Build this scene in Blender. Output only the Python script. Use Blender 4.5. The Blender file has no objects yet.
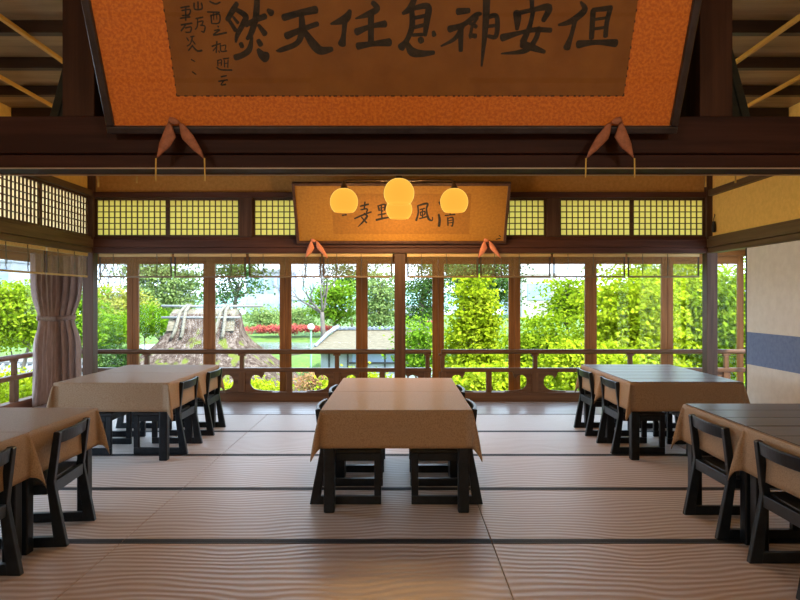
import bpy, bmesh, math, random
import numpy as np
from mathutils import Vector, Matrix

random.seed(7); RNG = np.random.default_rng(11)
SC = bpy.context.scene
COL = SC.collection
PI = math.pi
F, HZ, CX, CAMZ = 669.0, 299.0, 400.0, 1.252      # focal length (px), horizon row, centre column, eye height

def at(px, py, Y):
    return Vector(((px-CX)/F*Y, Y, CAMZ-(py-HZ)/F*Y))

# ------------------------------------------------------------------ materials
MATS = {}
def new_mat(name):
    m = bpy.data.materials.new(name); m.use_nodes = True
    nt = m.node_tree; nt.nodes.clear()
    out = nt.nodes.new('ShaderNodeOutputMaterial')
    return m, nt, out
def N(nt, t, **kw):
    n = nt.nodes.new(t)
    for k, v in kw.items():
        if k in n.inputs: n.inputs[k].default_value = v
        else: setattr(n, k, v)
    return n
def c4(c): return (c[0], c[1], c[2], 1.0)
def srgb(r, g, b):
    f = lambda v: (v/255/12.92) if v/255 <= .04045 else ((v/255+.055)/1.055)**2.4
    return (f(r), f(g), f(b))
def coords(nt, scale=(1,1,1), rot=(0,0,0)):
    tc = N(nt, 'ShaderNodeTexCoord'); mp = N(nt, 'ShaderNodeMapping')
    mp.inputs['Scale'].default_value = scale; mp.inputs['Rotation'].default_value = rot
    nt.links.new(tc.outputs['Object'], mp.inputs['Vector'])
    return mp.outputs['Vector']
def ramp(nt, fac, stops):
    r = N(nt, 'ShaderNodeValToRGB'); e = r.color_ramp.elements
    while len(e) < len(stops): e.new(.5)
    for i, (p, c) in enumerate(stops):
        e[i].position = p; e[i].color = c4(c)
    nt.links.new(fac, r.inputs['Fac']); return r.outputs['Color']
def noisy(name, c1, c2, scale=(8,8,8), rough=.6, detail=4, nscale=1.0, bump=0.0, spec=.5, coat=0, lo=.35, hi=.65, metal=0, sheen=0):
    m, nt, out = new_mat(name)
    v = coords(nt, scale)
    n = N(nt, 'ShaderNodeTexNoise', Scale=nscale, Detail=detail, Roughness=.6)
    nt.links.new(v, n.inputs['Vector'])
    p = N(nt, 'ShaderNodeBsdfPrincipled', Roughness=rough, Metallic=metal)
    p.inputs['Specular IOR Level'].default_value = spec
    p.inputs['Coat Weight'].default_value = coat; p.inputs['Coat Roughness'].default_value = .15
    if sheen: p.inputs['Sheen Weight'].default_value = sheen
    nt.links.new(ramp(nt, n.outputs['Fac'], [(lo, c1), (hi, c2)]), p.inputs['Base Color'])
    if bump:
        b = N(nt, 'ShaderNodeBump', Strength=bump, Distance=.01)
        nt.links.new(n.outputs['Fac'], b.inputs['Height']); nt.links.new(b.outputs['Normal'], p.inputs['Normal'])
    nt.links.new(p.outputs['BSDF'], out.inputs['Surface'])
    MATS[name] = m; return m
def wood(name, c1, c2, axis='x', rough=.45, spec=.4, dens=26, coat=0):
    s = {'x': (1.2, dens, dens), 'y': (dens, 1.2, dens), 'z': (dens, dens, 1.2)}[axis]
    return noisy(name, c1, c2, scale=s, rough=rough, detail=5, bump=.06, spec=spec, coat=coat)
def leaf_mat(name, c1, c2, c3, trans=.3, scale=2.3):
    m, nt, out = new_mat(name)
    v = coords(nt)
    n = N(nt, 'ShaderNodeTexNoise', Scale=scale, Detail=5, Roughness=.75); nt.links.new(v, n.inputs['Vector'])
    n2 = N(nt, 'ShaderNodeTexNoise', Scale=scale*6, Detail=2); nt.links.new(v, n2.inputs['Vector'])
    ad = N(nt, 'ShaderNodeMix', data_type='FLOAT'); ad.inputs[0].default_value = .5; nt.links.new(n.outputs['Fac'], ad.inputs[2]); nt.links.new(n2.outputs['Fac'], ad.inputs[3])
    col = ramp(nt, ad.outputs[0], [(.36, c1), (.5, c2), (.62, c3)])
    d = N(nt, 'ShaderNodeBsdfDiffuse'); t = N(nt, 'ShaderNodeBsdfTranslucent'); mx = N(nt, 'ShaderNodeMixShader', Fac=trans)
    nt.links.new(col, d.inputs['Color']); nt.links.new(col, t.inputs['Color'])
    nt.links.new(d.outputs[0], mx.inputs[1]); nt.links.new(t.outputs[0], mx.inputs[2]); nt.links.new(mx.outputs[0], out.inputs['Surface'])
    MATS[name] = m; return m
def emit(name, c, s):
    m, nt, out = new_mat(name); e = N(nt, 'ShaderNodeEmission', Color=c4(c), Strength=s)
    nt.links.new(e.outputs[0], out.inputs['Surface']); MATS[name] = m; return m
def glass_thin(name, tint=(.97,.98,.98), refl=.35):   # two reflecting faces folded into one thin sheet
    m, nt, out = new_mat(name)
    t = N(nt, 'ShaderNodeBsdfTransparent', Color=c4(tint)); g = N(nt, 'ShaderNodeBsdfGlossy', Color=(1,1,1,1), Roughness=.02)
    lw = N(nt, 'ShaderNodeLayerWeight', Blend=.5)
    pw = N(nt, 'ShaderNodeMath', operation='POWER'); pw.inputs[1].default_value = 5.0; nt.links.new(lw.outputs['Facing'], pw.inputs[0])
    mul = N(nt, 'ShaderNodeMath', operation='MULTIPLY_ADD'); mul.inputs[1].default_value = .9*refl; mul.inputs[2].default_value = .04*refl
    nt.links.new(pw.outputs[0], mul.inputs[0])
    mx = N(nt, 'ShaderNodeMixShader'); nt.links.new(mul.outputs[0], mx.inputs['Fac'])
    nt.links.new(t.outputs[0], mx.inputs[1]); nt.links.new(g.outputs[0], mx.inputs[2]); nt.links.new(mx.outputs[0], out.inputs['Surface'])
    MATS[name] = m; return m

M = MATS
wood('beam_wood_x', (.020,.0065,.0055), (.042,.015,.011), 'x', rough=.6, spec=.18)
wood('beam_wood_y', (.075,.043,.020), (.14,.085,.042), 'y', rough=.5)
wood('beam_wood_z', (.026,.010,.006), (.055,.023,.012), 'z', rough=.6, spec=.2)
wood('post_wood', (.055,.026,.014), (.10,.050,.028), 'z', rough=.55, spec=.3)
wood('lintel_wood', (.055,.021,.013), (.10,.040,.025), 'x', rough=.55, spec=.25)
wood('kamoi_lit_edge', (.34,.26,.20), (.46,.36,.28), 'x', rough=.35)  # paler than the beam: daylight along the track edges put into the colour
wood('frame_wood_x', (.21,.078,.018), (.33,.13,.032), 'x', rough=.45, spec=.2)
wood('frame_wood_y', (.21,.078,.018), (.33,.13,.032), 'y', rough=.45, spec=.2)
wood('frame_wood_z', (.21,.078,.018), (.34,.135,.034), 'z', rough=.45, spec=.2)
wood('rail_wood_x', (.085,.038,.016), (.155,.075,.034), 'x', rough=.4, spec=.3)
wood('rail_wood_y', (.15,.055,.025), (.25,.10,.05), 'y', rough=.4, spec=.3)
wood('rail_wood_z', (.10,.045,.018), (.18,.085,.036), 'z', rough=.4, spec=.3)
wood('engawa_wood', (.30,.26,.26), (.42,.37,.37), 'x', rough=.30, spec=.6, dens=14)
wood('ceiling_board', (.22,.15,.075), (.38,.27,.14), 'x', rough=.5, dens=10)
wood('joist_wood', (.020,.011,.008), (.045,.024,.014), 'x')
wood('batten_wood', (.62,.34,.06), (.80,.48,.10), 'y', rough=.3)
wood('lattice_wood', (.045,.022,.012), (.09,.045,.022), 'x')
wood('mat_wood', (.055,.032,.024), (.115,.068,.050), 'x', rough=.33, spec=.5, dens=22)
noisy('lacquer', (.004,.007,.011), (.010,.015,.022), scale=(20,20,20), rough=.34, spec=.28)
noisy('lacquer_seat', (.012,.014,.017), (.028,.030,.034), scale=(20,20,20), rough=.5)
noisy('cloth', (.28,.185,.108), (.39,.268,.165), scale=(150,150,150), rough=.6, detail=2, bump=.05, spec=.22, coat=.03)
noisy('heri', (.006,.008,.014), (.016,.018,.028), scale=(60,60,60), rough=.7)
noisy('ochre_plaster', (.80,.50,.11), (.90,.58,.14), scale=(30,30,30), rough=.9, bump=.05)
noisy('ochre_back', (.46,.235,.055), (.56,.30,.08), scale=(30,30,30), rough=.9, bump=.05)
noisy('white_paper', (.70,.68,.63), (.77,.75,.70), scale=(12,12,12), rough=.8)
noisy('blue_paper', (.14,.20,.37), (.18,.25,.43), scale=(25,25,25), rough=.8)
noisy('brocade', (.58,.14,.011), (.76,.24,.022), scale=(95,95,95), rough=.6, detail=2.5, lo=.4, hi=.6)
noisy('old_paper', (.205,.078,.013), (.27,.112,.020), scale=(5,5,5), rough=.8)
noisy('gold_field', (.33,.155,.018), (.43,.21,.028), scale=(40,40,40), rough=.6)
noisy('gold_paper', (.26,.115,.013), (.34,.155,.02), scale=(40,40,40), rough=.7)
noisy('ink', (.006,.006,.006), (.02,.018,.016), scale=(40,40,40), rough=.8)
noisy('plaque_frame', (.012,.011,.016), (.028,.024,.032), scale=(20,20,20), rough=.3)
noisy('brown_frame', (.06,.03,.02), (.11,.055,.035), scale=(20,20,20), rough=.35)
noisy('plaque_back', (.012,.016,.012), (.022,.027,.020), scale=(8,40,8), rough=.8)
noisy('cushion', (.23,.085,.045), (.34,.135,.075), scale=(60,60,60), rough=.7)
noisy('cushion_red', (.55,.19,.10), (.70,.27,.15), scale=(60,60,60), rough=.7)
noisy('cord', (.50,.33,.07), (.62,.43,.11), scale=(60,60,60), rough=.7)
noisy('blind_cord', (.05,.045,.03), (.10,.08,.05), scale=(60,60,60), rough=.7)
noisy('blind_bamboo', (.46,.31,.12), (.62,.44,.19), scale=(4,60,60), rough=.5)
noisy('blind_rod', (.16,.10,.05), (.24,.16,.08), scale=(4,60,60), rough=.5)
noisy('blind_edge', (.045,.028,.016), (.08,.05,.028), scale=(30,30,30), rough=.7)
noisy('curtain_cloth', (.30,.21,.185), (.40,.285,.255), scale=(40,40,8), rough=.75, sheen=.2)
noisy('curtain_tie', (.27,.19,.165), (.36,.26,.23), scale=(40,40,40), rough=.7)
noisy('brass_dark', (.10,.06,.03), (.16,.10,.05), scale=(20,20,20), rough=.3, metal=.6)
noisy('black_tassel', (.006,.006,.008), (.014,.014,.016), scale=(20,20,20), rough=.7)
noisy('bark', (.10,.075,.055), (.20,.16,.12), scale=(10,10,3), rough=.9, bump=.3)
noisy('pale_bark', (.09,.075,.065), (.16,.135,.12), scale=(10,10,3), rough=.9)
noisy('lawn', (.055,.125,.012), (.12,.21,.025), scale=(3,3,3), rough=.9)
noisy('water', (.20,.25,.23), (.30,.36,.34), scale=(2,2,2), rough=.1)
noisy('thatch_ridge', (.10,.085,.055), (.25,.215,.155), scale=(9,22,22), rough=.95, bump=.4)
noisy('saddle_straw', (.11,.10,.075), (.21,.19,.145), scale=(30,30,8), rough=.9, bump=.3)
noisy('weathered_pole', (.17,.17,.165), (.25,.245,.24), scale=(3,20,20), rough=.8)
noisy('bark_shingle', (.125,.105,.07), (.185,.16,.11), scale=(6,30,6), rough=.95, bump=.3)
noisy('roof_tile', (.12,.14,.17), (.30,.33,.38), scale=(14,14,14), rough=.6, bump=.3)
noisy('white_plaster', (.30,.32,.34), (.36,.38,.40), scale=(4,4,4), rough=.8)
noisy('building_white', (.27,.31,.37), (.33,.37,.43), scale=(1,1,1), rough=.8)
noisy('building_tan', (.36,.33,.30), (.42,.39,.36), scale=(1,1,1), rough=.8)
noisy('building_glass', (.18,.26,.38), (.28,.38,.52), scale=(1,1,1), rough=.2)
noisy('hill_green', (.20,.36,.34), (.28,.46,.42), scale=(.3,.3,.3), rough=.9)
noisy('dark_post', (.03,.03,.03), (.06,.055,.05), scale=(9,9,9), rough=.6)
noisy('green_metal', (.10,.22,.14), (.14,.28,.18), scale=(9,9,9), rough=.5)
noisy('lamp_white', (.82,.82,.80), (.88,.88,.86), scale=(9,9,9), rough=.4)
leaf_mat('maple', (0.181,0.251,0.006), (0.288,0.362,0.011), (0.384,0.426,0.032))
leaf_mat('maple_deep', (0.107,0.192,0.006), (0.202,0.298,0.011), (0.320,0.384,0.024))
leaf_mat('fresh_green', (0.075,0.181,0.008), (0.138,0.266,0.016), (0.245,0.351,0.032))
leaf_mat('hedge_green', (0.053,0.144,0.006), (0.117,0.240,0.011), (0.213,0.320,0.016))
leaf_mat('pale_green', (0.128,0.202,0.053), (0.202,0.288,0.085), (0.298,0.362,0.149))
leaf_mat('yellow_green', (0.181,0.202,0.022), (0.277,0.288,0.042), (0.341,0.330,0.085))
leaf_mat('pine', (0.019,0.064,0.016), (0.053,0.117,0.027), (0.128,0.192,0.048))
leaf_mat('azalea', (0.46,0.035,0.06), (0.52,0.09,0.11), (0.213,0.256,0.032), scale=6)
leaf_mat('azalea_orange', (0.330,0.107,0.053), (0.384,0.202,0.107), (0.256,0.298,0.032), scale=6)
glass_thin('window_glass', refl=.12)
glass_thin('plaque_glass', tint=(.95,.95,.95), refl=.4)

def m_globe():
    m, nt, out = new_mat('globe_glass')
    lw = N(nt, 'ShaderNodeLayerWeight', Blend=.35)
    col = ramp(nt, lw.outputs['Facing'], [(.0, (1.0,.40,.045)), (.62, (1.0,.46,.055)), (.86, (1.25,.95,.26))])
    e = N(nt, 'ShaderNodeEmission', Strength=.70)
    nt.links.new(col, e.inputs['Color']); nt.links.new(e.outputs[0], out.inputs['Surface']); M['globe'] = m
m_globe()
emit('bulb', (1.0,.50,.12), 2.0)

def m_shoji(name, col, trans):
    m, nt, out = new_mat(name)
    d = N(nt, 'ShaderNodeBsdfDiffuse', Color=c4(col)); t = N(nt, 'ShaderNodeBsdfTranslucent', Color=c4(col)); mx = N(nt, 'ShaderNodeMixShader', Fac=trans)
    nt.links.new(d.outputs[0], mx.inputs[1]); nt.links.new(t.outputs[0], mx.inputs[2]); nt.links.new(mx.outputs[0], out.inputs['Surface']); M[name] = m
m_shoji('shoji_paper', (.88,.79,.35), .62)
m_shoji('shoji_paper_tan', (.97,.84,.58), .72)

def m_blind():
    m, nt, out = new_mat('blind_screen')
    v = coords(nt)
    w = N(nt, 'ShaderNodeTexWave', Scale=34.0, Distortion=.4); w.bands_direction = 'Z'
    nt.links.new(v, w.inputs['Vector'])
    n = N(nt, 'ShaderNodeTexNoise', Scale=60.0); nt.links.new(v, n.inputs['Vector'])
    col = ramp(nt, n.outputs['Fac'], [(.35, (.30,.19,.09)), (.65, (.46,.31,.16))])
    d = N(nt, 'ShaderNodeBsdfDiffuse'); tl = N(nt, 'ShaderNodeBsdfTranslucent'); mx = N(nt, 'ShaderNodeMixShader', Fac=.35)
    nt.links.new(col, d.inputs['Color']); nt.links.new(col, tl.inputs['Color'])
    nt.links.new(d.outputs[0], mx.inputs[1]); nt.links.new(tl.outputs[0], mx.inputs[2])
    tr = N(nt, 'ShaderNodeBsdfTransparent')
    mr = N(nt, 'ShaderNodeMapRange'); mr.inputs['To Min'].default_value = .10; mr.inputs['To Max'].default_value = .36
    nt.links.new(w.outputs['Fac'], mr.inputs['Value'])
    mx2 = N(nt, 'ShaderNodeMixShader'); nt.links.new(mr.outputs[0], mx2.inputs['Fac'])
    nt.links.new(tr.outputs[0], mx2.inputs[1]); nt.links.new(mx.outputs[0], mx2.inputs[2]); nt.links.new(mx2.outputs[0], out.inputs['Surface'])
    M['blind_screen'] = m
m_blind()

def m_tatami():
    m, nt, out = new_mat('tatami')
    v = coords(nt)
    # weave ribs run across the room; their spacing wanders
    dn = N(nt, 'ShaderNodeTexNoise', Scale=1.1, Detail=2.0); nt.links.new(v, dn.inputs['Vector'])
    mp = N(nt, 'ShaderNodeMapping'); mp.inputs['Scale'].default_value = (.05,1,1); nt.links.new(v, mp.inputs['Vector'])
    mixv = N(nt, 'ShaderNodeMix', data_type='VECTOR'); mixv.inputs[0].default_value = .26
    nt.links.new(mp.outputs[0], mixv.inputs[4]); nt.links.new(dn.outputs['Color'], mixv.inputs[5])
    w = N(nt, 'ShaderNodeTexWave', Scale=8.5, Distortion=1.2, Detail=1.5); w.bands_direction = 'Y'
    w.inputs['Detail Scale'].default_value = 1.5
    nt.links.new(mixv.outputs[1], w.inputs['Vector'])
    n = N(nt, 'ShaderNodeTexNoise', Scale=1.0, Detail=6.0)
    mp2 = N(nt, 'ShaderNodeMapping'); mp2.inputs['Scale'].default_value = (6,160,1); nt.links.new(v, mp2.inputs['Vector']); nt.links.new(mp2.outputs[0], n.inputs['Vector'])
    col = ramp(nt, n.outputs['Fac'], [(.3, (.32,.20,.135)), (.7, (.44,.29,.20))])
    p = N(nt, 'ShaderNodeBsdfPrincipled', Roughness=.44); p.inputs['Specular IOR Level'].default_value = 1.0
    p.inputs['Sheen Weight'].default_value = .8; p.inputs['Sheen Roughness'].default_value = .35
    nt.links.new(col, p.inputs['Base Color'])
    b = N(nt, 'ShaderNodeBump', Strength=.30, Distance=.006); nt.links.new(w.outputs['Fac'], b.inputs['Height'])
    b2 = N(nt, 'ShaderNodeBump', Strength=.1, Distance=.002); nt.links.new(n.outputs['Fac'], b2.inputs['Height']); nt.links.new(b.outputs[0], b2.inputs['Normal'])
    nt.links.new(b2.outputs[0], p.inputs['Normal']); nt.links.new(p.outputs[0], out.inputs['Surface']); M['tatami'] = m
m_tatami()

def m_thatch():
    m, nt, out = new_mat('thatch')
    v = coords(nt, (10,10,3))
    n = N(nt, 'ShaderNodeTexNoise', Scale=1.0, Detail=8.0, Roughness=.8); nt.links.new(v, n.inputs['Vector'])
    a = ramp(nt, n.outputs['Fac'], [(.36, (.035,.022,.018)), (.50, (.10,.072,.058)), (.64, (.26,.21,.18))])
    n2 = N(nt, 'ShaderNodeTexNoise', Scale=.35, Detail=4.0); nt.links.new(v, n2.inputs['Vector'])
    f = ramp(nt, n2.outputs['Fac'], [(.56, (0,0,0)), (.64, (1,1,1))])
    mx = N(nt, 'ShaderNodeMix', data_type='RGBA'); mx.inputs[7].default_value = (.13,.15,.035,1)
    nt.links.new(f, mx.inputs[0]); nt.links.new(a, mx.inputs[6])
    d = N(nt, 'ShaderNodeBsdfDiffuse'); nt.links.new(mx.outputs[2], d.inputs['Color'])
    b = N(nt, 'ShaderNodeBump', Strength=.8, Distance=.05); nt.links.new(n.outputs['Fac'], b.inputs['Height']); nt.links.new(b.outputs[0], d.inputs['Normal'])
    nt.links.new(d.outputs[0], out.inputs['Surface']); M['thatch'] = m
m_thatch()

# ------------------------------------------------------------------ geometry helpers
class MB:
    def __init__(s): s.v = []; s.f = []
    def add(s, vs, fs):
        o = len(s.v); s.v += [tuple(p) for p in vs]; s.f += [tuple(i+o for i in f) for f in fs]; return s
    def box(s, x0, x1, y0, y1, z0, z1):
        return s.add([(x0,y0,z0),(x1,y0,z0),(x1,y1,z0),(x0,y1,z0),(x0,y0,z1),(x1,y0,z1),(x1,y1,z1),(x0,y1,z1)],
              [(0,3,2,1),(4,5,6,7),(0,1,5,4),(1,2,6,5),(2,3,7,6),(3,0,4,7)])
    def loft(s, rings, cap=True, closed=True):
        n = len(rings[0]); vs = [p for r in rings for p in r]; fs = []
        for i in range(len(rings)-1):
            for j in range(n if closed else n-1):
                k = (j+1) % n
                fs.append((i*n+j, i*n+k, (i+1)*n+k, (i+1)*n+j))
        if cap: fs += [tuple(range(n))[::-1], tuple(range((len(rings)-1)*n, len(rings)*n))]
        return s.add(vs, fs)
    def tube(s, pts, rad, n=8, cap=True):
        pts = [Vector(p) for p in pts]
        rs = rad if isinstance(rad, (list, tuple)) else [rad]*len(pts)
        rings = []; up = None
        for i, p in enumerate(pts):
            d = (pts[min(i+1, len(pts)-1)] - pts[max(i-1, 0)]).normalized()
            if up is None: up = Vector((0,0,1)) if abs(d.z) < .9 else Vector((1,0,0))
            a = d.cross(up).normalized(); b = a.cross(d).normalized(); up = b
            rings.append([p + (a*math.cos(t)+b*math.sin(t))*rs[i] for t in [2*PI*k/n for k in range(n)]])
        return s.loft(rings, cap)
    def lathe(s, prof, c=(0,0,0), n=20, cap=True):
        return s.loft([[(c[0]+r*math.cos(2*PI*k/n), c[1]+r*math.sin(2*PI*k/n), c[2]+z) for k in range(n)] for r, z in prof], cap)
    def prism(s, poly, fn, d0, d1):
        n = len(poly)
        vs = [fn(a, b, d0) for a, b in poly] + [fn(a, b, d1) for a, b in poly]
        return s.add(vs, [tuple(range(n))[::-1], tuple(range(n, 2*n))] + [(i, (i+1) % n, n+(i+1) % n, n+i) for i in range(n)])
    def build(s, name, mat, parent=None, bevel=0, smooth=False, solid=0, seg=2):
        me = bpy.data.meshes.new(name); me.from_pydata(s.v, [], s.f); me.update()
        bm = bmesh.new(); bm.from_mesh(me); bmesh.ops.recalc_face_normals(bm, faces=bm.faces); bm.to_mesh(me); bm.free()
        if smooth:
            for p in me.polygons: p.use_smooth = True
        me.materials.append(M[mat] if isinstance(mat, str) else mat)
        o = bpy.data.objects.new(name, me); COL.objects.link(o)
        if parent: o.parent = parent
        if bevel:
            b = o.modifiers.new('bevel', 'BEVEL'); b.width = bevel; b.segments = seg; b.limit_method = 'ANGLE'; b.angle_limit = math.radians(40)
        if solid:
            b = o.modifiers.new('solidify', 'SOLIDIFY'); b.thickness = solid
        return o

def tag(o, label, cat, group=None, kind=None):
    o['label'] = label; o['category'] = cat
    if group: o['group'] = group
    if kind: o['kind'] = kind
    return o
def empty(name, loc=(0,0,0), rz=0):
    o = bpy.data.objects.new(name, None); COL.objects.link(o); o.location = loc; o.rotation_euler = (0,0,rz); o.empty_display_size = .1
    return o
def struct(o, label=None, cat=None):
    o['kind'] = 'structure'
    if label: o['label'] = label
    if cat: o['category'] = cat
    return o
def copy_tree(o, parent=None):
    c = o.copy(); COL.objects.link(c); c.parent = parent
    for ch in [x for x in o.children]: copy_tree(ch, c)
    return c
TRIM = [0]
def trim(mb, mat, label, bevel=.004, cat='beam', parent=None):
    TRIM[0] += 1
    return struct(mb.build('trim_%d' % TRIM[0], mat, parent, bevel=bevel), label, cat)

# ------------------------------------------------------------------ dimensions
RX = 3.35            # room half width
YB = 7.284           # back edge of tatami
ROW = .957           # tatami width
YF = YB-5*ROW        # threshold between the two rooms
ZC = 2.90            # ceiling
OX, OY = 4.38, 8.40  # outer glazing planes

# ------------------------------------------------------------------ floor
floor = struct(MB().box(-RX-.02, RX+.02, -2.6, YB, -.12, -.052).build('floor', 'beam_wood_y'), 'tatami matted floor of the dining room with dark cloth borders', 'floor')
cols = [(-RX, -1.436), (-1.436, .473), (.473, 2.383), (2.383, RX)]
for r in range(-5, 5):
    y0, y1 = YF+r*ROW, YF+(r+1)*ROW
    for (x0, x1) in cols:
        mt = MB().box(x0+.002, x1-.002, y0+.0015, y1-.0015, -.052, 0).build('tatami_mat', 'tatami', floor, bevel=.003)
        e = MB().box(x0+.0025, x1-.0025, y0+.002, y0+.033, -.002, .0015).box(x0+.0025, x1-.0025, y1-.033, y1-.002, -.002, .0015)
        e.build('edging', 'heri', mt)
# corridor floor of wide boards round the room
eng = MB()
for i in range(9):
    eng.box(-OX, OX, YB+.006+i*.122, YB+.124+i*.122, -.05, -.004)
struct(eng.build('floor_corridor', 'engawa_wood', bevel=.002), 'polished board floor of the window corridor', 'floor')
eng = MB()
for i in range(8):
    for sx in (-1, 1):
        xs = sorted((sx*(RX+.004+i*.128), sx*(RX+.13+i*.128)))
        eng.box(xs[0], xs[1], 2.0, YB+.003, -.05, -.004)
struct(eng.build('floor_side_corridor', 'engawa_wood', bevel=.002), 'polished board floor of the side corridors', 'floor')

# ------------------------------------------------------------------ ceiling
ceil = struct(MB().box(-RX-.1, RX+.1, -2.8, YB+.1, ZC, ZC+.12).build('ceiling', 'ceiling_board'), 'coffered brown wooden ceiling with golden battens', 'ceiling')
pitch = .63
y = 2.77
while y < YB:
    MB().box(-RX, RX, y-.028, y+.028, ZC-.075, ZC-.001).build('joist', 'joist_wood', ceil, bevel=.003); y += .604
for k in range(-5, 6):
    if k == 0: continue
    x = math.copysign(2.218+.60*(abs(k)-4), k) if k else 0
    MB().box(x-.015, x+.015, 2.7, YB, ZC-.095, ZC-.072).build('batten', 'batten_wood', ceil, bevel=.004)
for k in range(5):
    MB().box(-RX, RX, -2.3+k*.9, -2.24+k*.9, ZC-.06, ZC-.001).build('joist', 'joist_wood', ceil)

# ------------------------------------------------------------------ back wall: posts, lintels, clerestory
trim(MB().box(-.06, .06, YB-.115, YB, 0, 1.74), 'post_wood', 'square dark post in the middle of the window wall', cat='post')
trim(MB().box(-RX-.055, -RX+.06, YB-.115, YB, 0, ZC), 'post_wood', 'square corner post beside the curtain', cat='post')
trim(MB().box(RX-.06, RX+.055, YB-.115, YB, 0, ZC), 'post_wood', 'square corner post beside the white sliding door', cat='post')
wx0, wx1 = -RX+.06, RX-.06
trim(MB().box(wx0, wx1, YB-.105, YB+.02, 1.745, 1.80), 'lintel_wood', 'grooved lintel over the window wall')
trim(MB().box(wx0, wx1, YB-.135, YB+.02, 1.802, 1.890), 'lintel_wood', 'dark lintel beam along the window wall')
trim(MB().box(wx0, wx1, YB-.10, YB+.02, 1.892, 1.920), 'lintel_wood', 'sill rail below the back clerestory screens')
trim(MB().box(wx0, wx1, YB-.11, YB+.02, 2.342, 2.40), 'lintel_wood', 'head rail above the back clerestory screens')
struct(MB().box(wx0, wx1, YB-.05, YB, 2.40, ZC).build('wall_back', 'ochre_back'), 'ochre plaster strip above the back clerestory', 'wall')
for px in (246, 553):
    X = (px-CX)/F*7.2
    trim(MB().box(X-.07, X+.07, YB-.105, YB+.015, 1.921, 2.341), 'post_wood', 'short dark post dividing the back clerestory ' + ('left' if px < 400 else 'right') + ' of the plaque', cat='post')
WIN = [0]
def shoji(x0, x1, z0, z1, nx, nz, plane, fixed, papermat, label):
    """paper screen with a wooden grid; plane 'x' spans X at Y=fixed, 'y' spans Y at X=fixed"""
    WIN[0] += 1
    def bx(mb, a0, a1, d0, d1, b0, b1):
        if plane == 'x': mb.box(a0, a1, fixed+d0, fixed+d1, b0, b1)
        else: mb.box(fixed-d1, fixed-d0, a0, a1, b0, b1)
    fr = MB(); t = .022
    bx(fr, x0, x1, -.014, .014, z0, z0+t); bx(fr, x0, x1, -.014, .014, z1-t, z1)
    bx(fr, x0, x0+t, -.014, .014, z0+t, z1-t); bx(fr, x1-t, x1, -.014, .014, z0+t, z1-t)
    root = struct(fr.build('window_%d' % WIN[0], 'lattice_wood'), label, 'window')
    la = MB()
    for i in range(1, nx):
        a = x0+t+(x1-x0-2*t)*i/nx; bx(la, a-.005, a+.005, -.010, .006, z0+t, z1-t)
    for j in range(1, nz):
        b = z0+t+(z1-z0-2*t)*j/nz; bx(la, x0+t, x1-t, -.008, .004, b-.005, b+.005)
    la.build('lattice', 'lattice_wood', root)
    pp = MB(); bx(pp, x0+t*.5, x1-t*.5, .007, .0085, z0+t*.5, z1-t*.5); pp.build('paper', papermat, root)
    return root
YS = YB-.05
PL_, PR_ = (246-CX)/F*7.2, (553-CX)/F*7.2
w3 = (PR_-PL_-.14)/4
edges = [(-3.29, (-3.29+PL_-.07)/2), ((-3.29+PL_-.07)/2, PL_-.07)] + [(PL_+.07+i*w3, PL_+.07+(i+1)*w3) for i in range(4)] + [(PR_+.07, (3.29+PR_+.07)/2), ((3.29+PR_+.07)/2, 3.29)]
names = ['leftmost', 'second from left', 'third from left, beside the gold plaque', 'fourth from left, behind the gold plaque', 'fifth from left, behind the gold plaque', 'sixth from left, beside the gold plaque', 'second from right', 'rightmost']
for (a, b), nm in zip(edges, names):
    shoji(a, b, 1.922, 2.340, 12, 6, 'x', YS, 'shoji_paper', 'yellow-green paper lattice screen of the back clerestory, ' + nm)

# side walls -------------------------------------------------------
def side_beam(sx, z0, z1, d0, d1, y0, y1, mat, label):
    xs = sorted((sx*(RX+d0), sx*(RX+d1)))
    return trim(MB().box(xs[0], xs[1], y0, y1, z0, z1), mat, label)
for sx, nm in ((-1, 'left'), (1, 'right')):
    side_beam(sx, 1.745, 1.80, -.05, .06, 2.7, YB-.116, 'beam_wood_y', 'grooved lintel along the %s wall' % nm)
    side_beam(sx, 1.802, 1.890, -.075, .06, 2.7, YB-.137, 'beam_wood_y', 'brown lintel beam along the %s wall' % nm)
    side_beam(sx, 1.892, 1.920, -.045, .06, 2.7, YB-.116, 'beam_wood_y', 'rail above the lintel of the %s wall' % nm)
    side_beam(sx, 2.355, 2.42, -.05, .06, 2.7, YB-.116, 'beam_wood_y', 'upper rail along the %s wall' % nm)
    xs = sorted((sx*(RX+.0), sx*(RX+.05)))
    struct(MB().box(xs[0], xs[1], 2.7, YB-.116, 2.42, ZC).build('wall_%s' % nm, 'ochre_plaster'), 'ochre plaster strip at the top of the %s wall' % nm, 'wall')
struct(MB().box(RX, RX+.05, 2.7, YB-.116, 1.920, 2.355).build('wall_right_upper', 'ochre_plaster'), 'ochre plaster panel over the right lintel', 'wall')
ys = [YB-.116, 6.215, 5.30, 4.385, 3.47]
for i in range(4):
    shoji(ys[i+1]+.005, ys[i]-.005, 1.922, 2.353, 14, 6, 'y', -RX, 'shoji_paper_tan', 'tan paper lattice screen over the left lintel, ' + ['next to the corner post', 'second from the corner post', 'third from the corner post', 'fourth from the corner post'][i])
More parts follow.
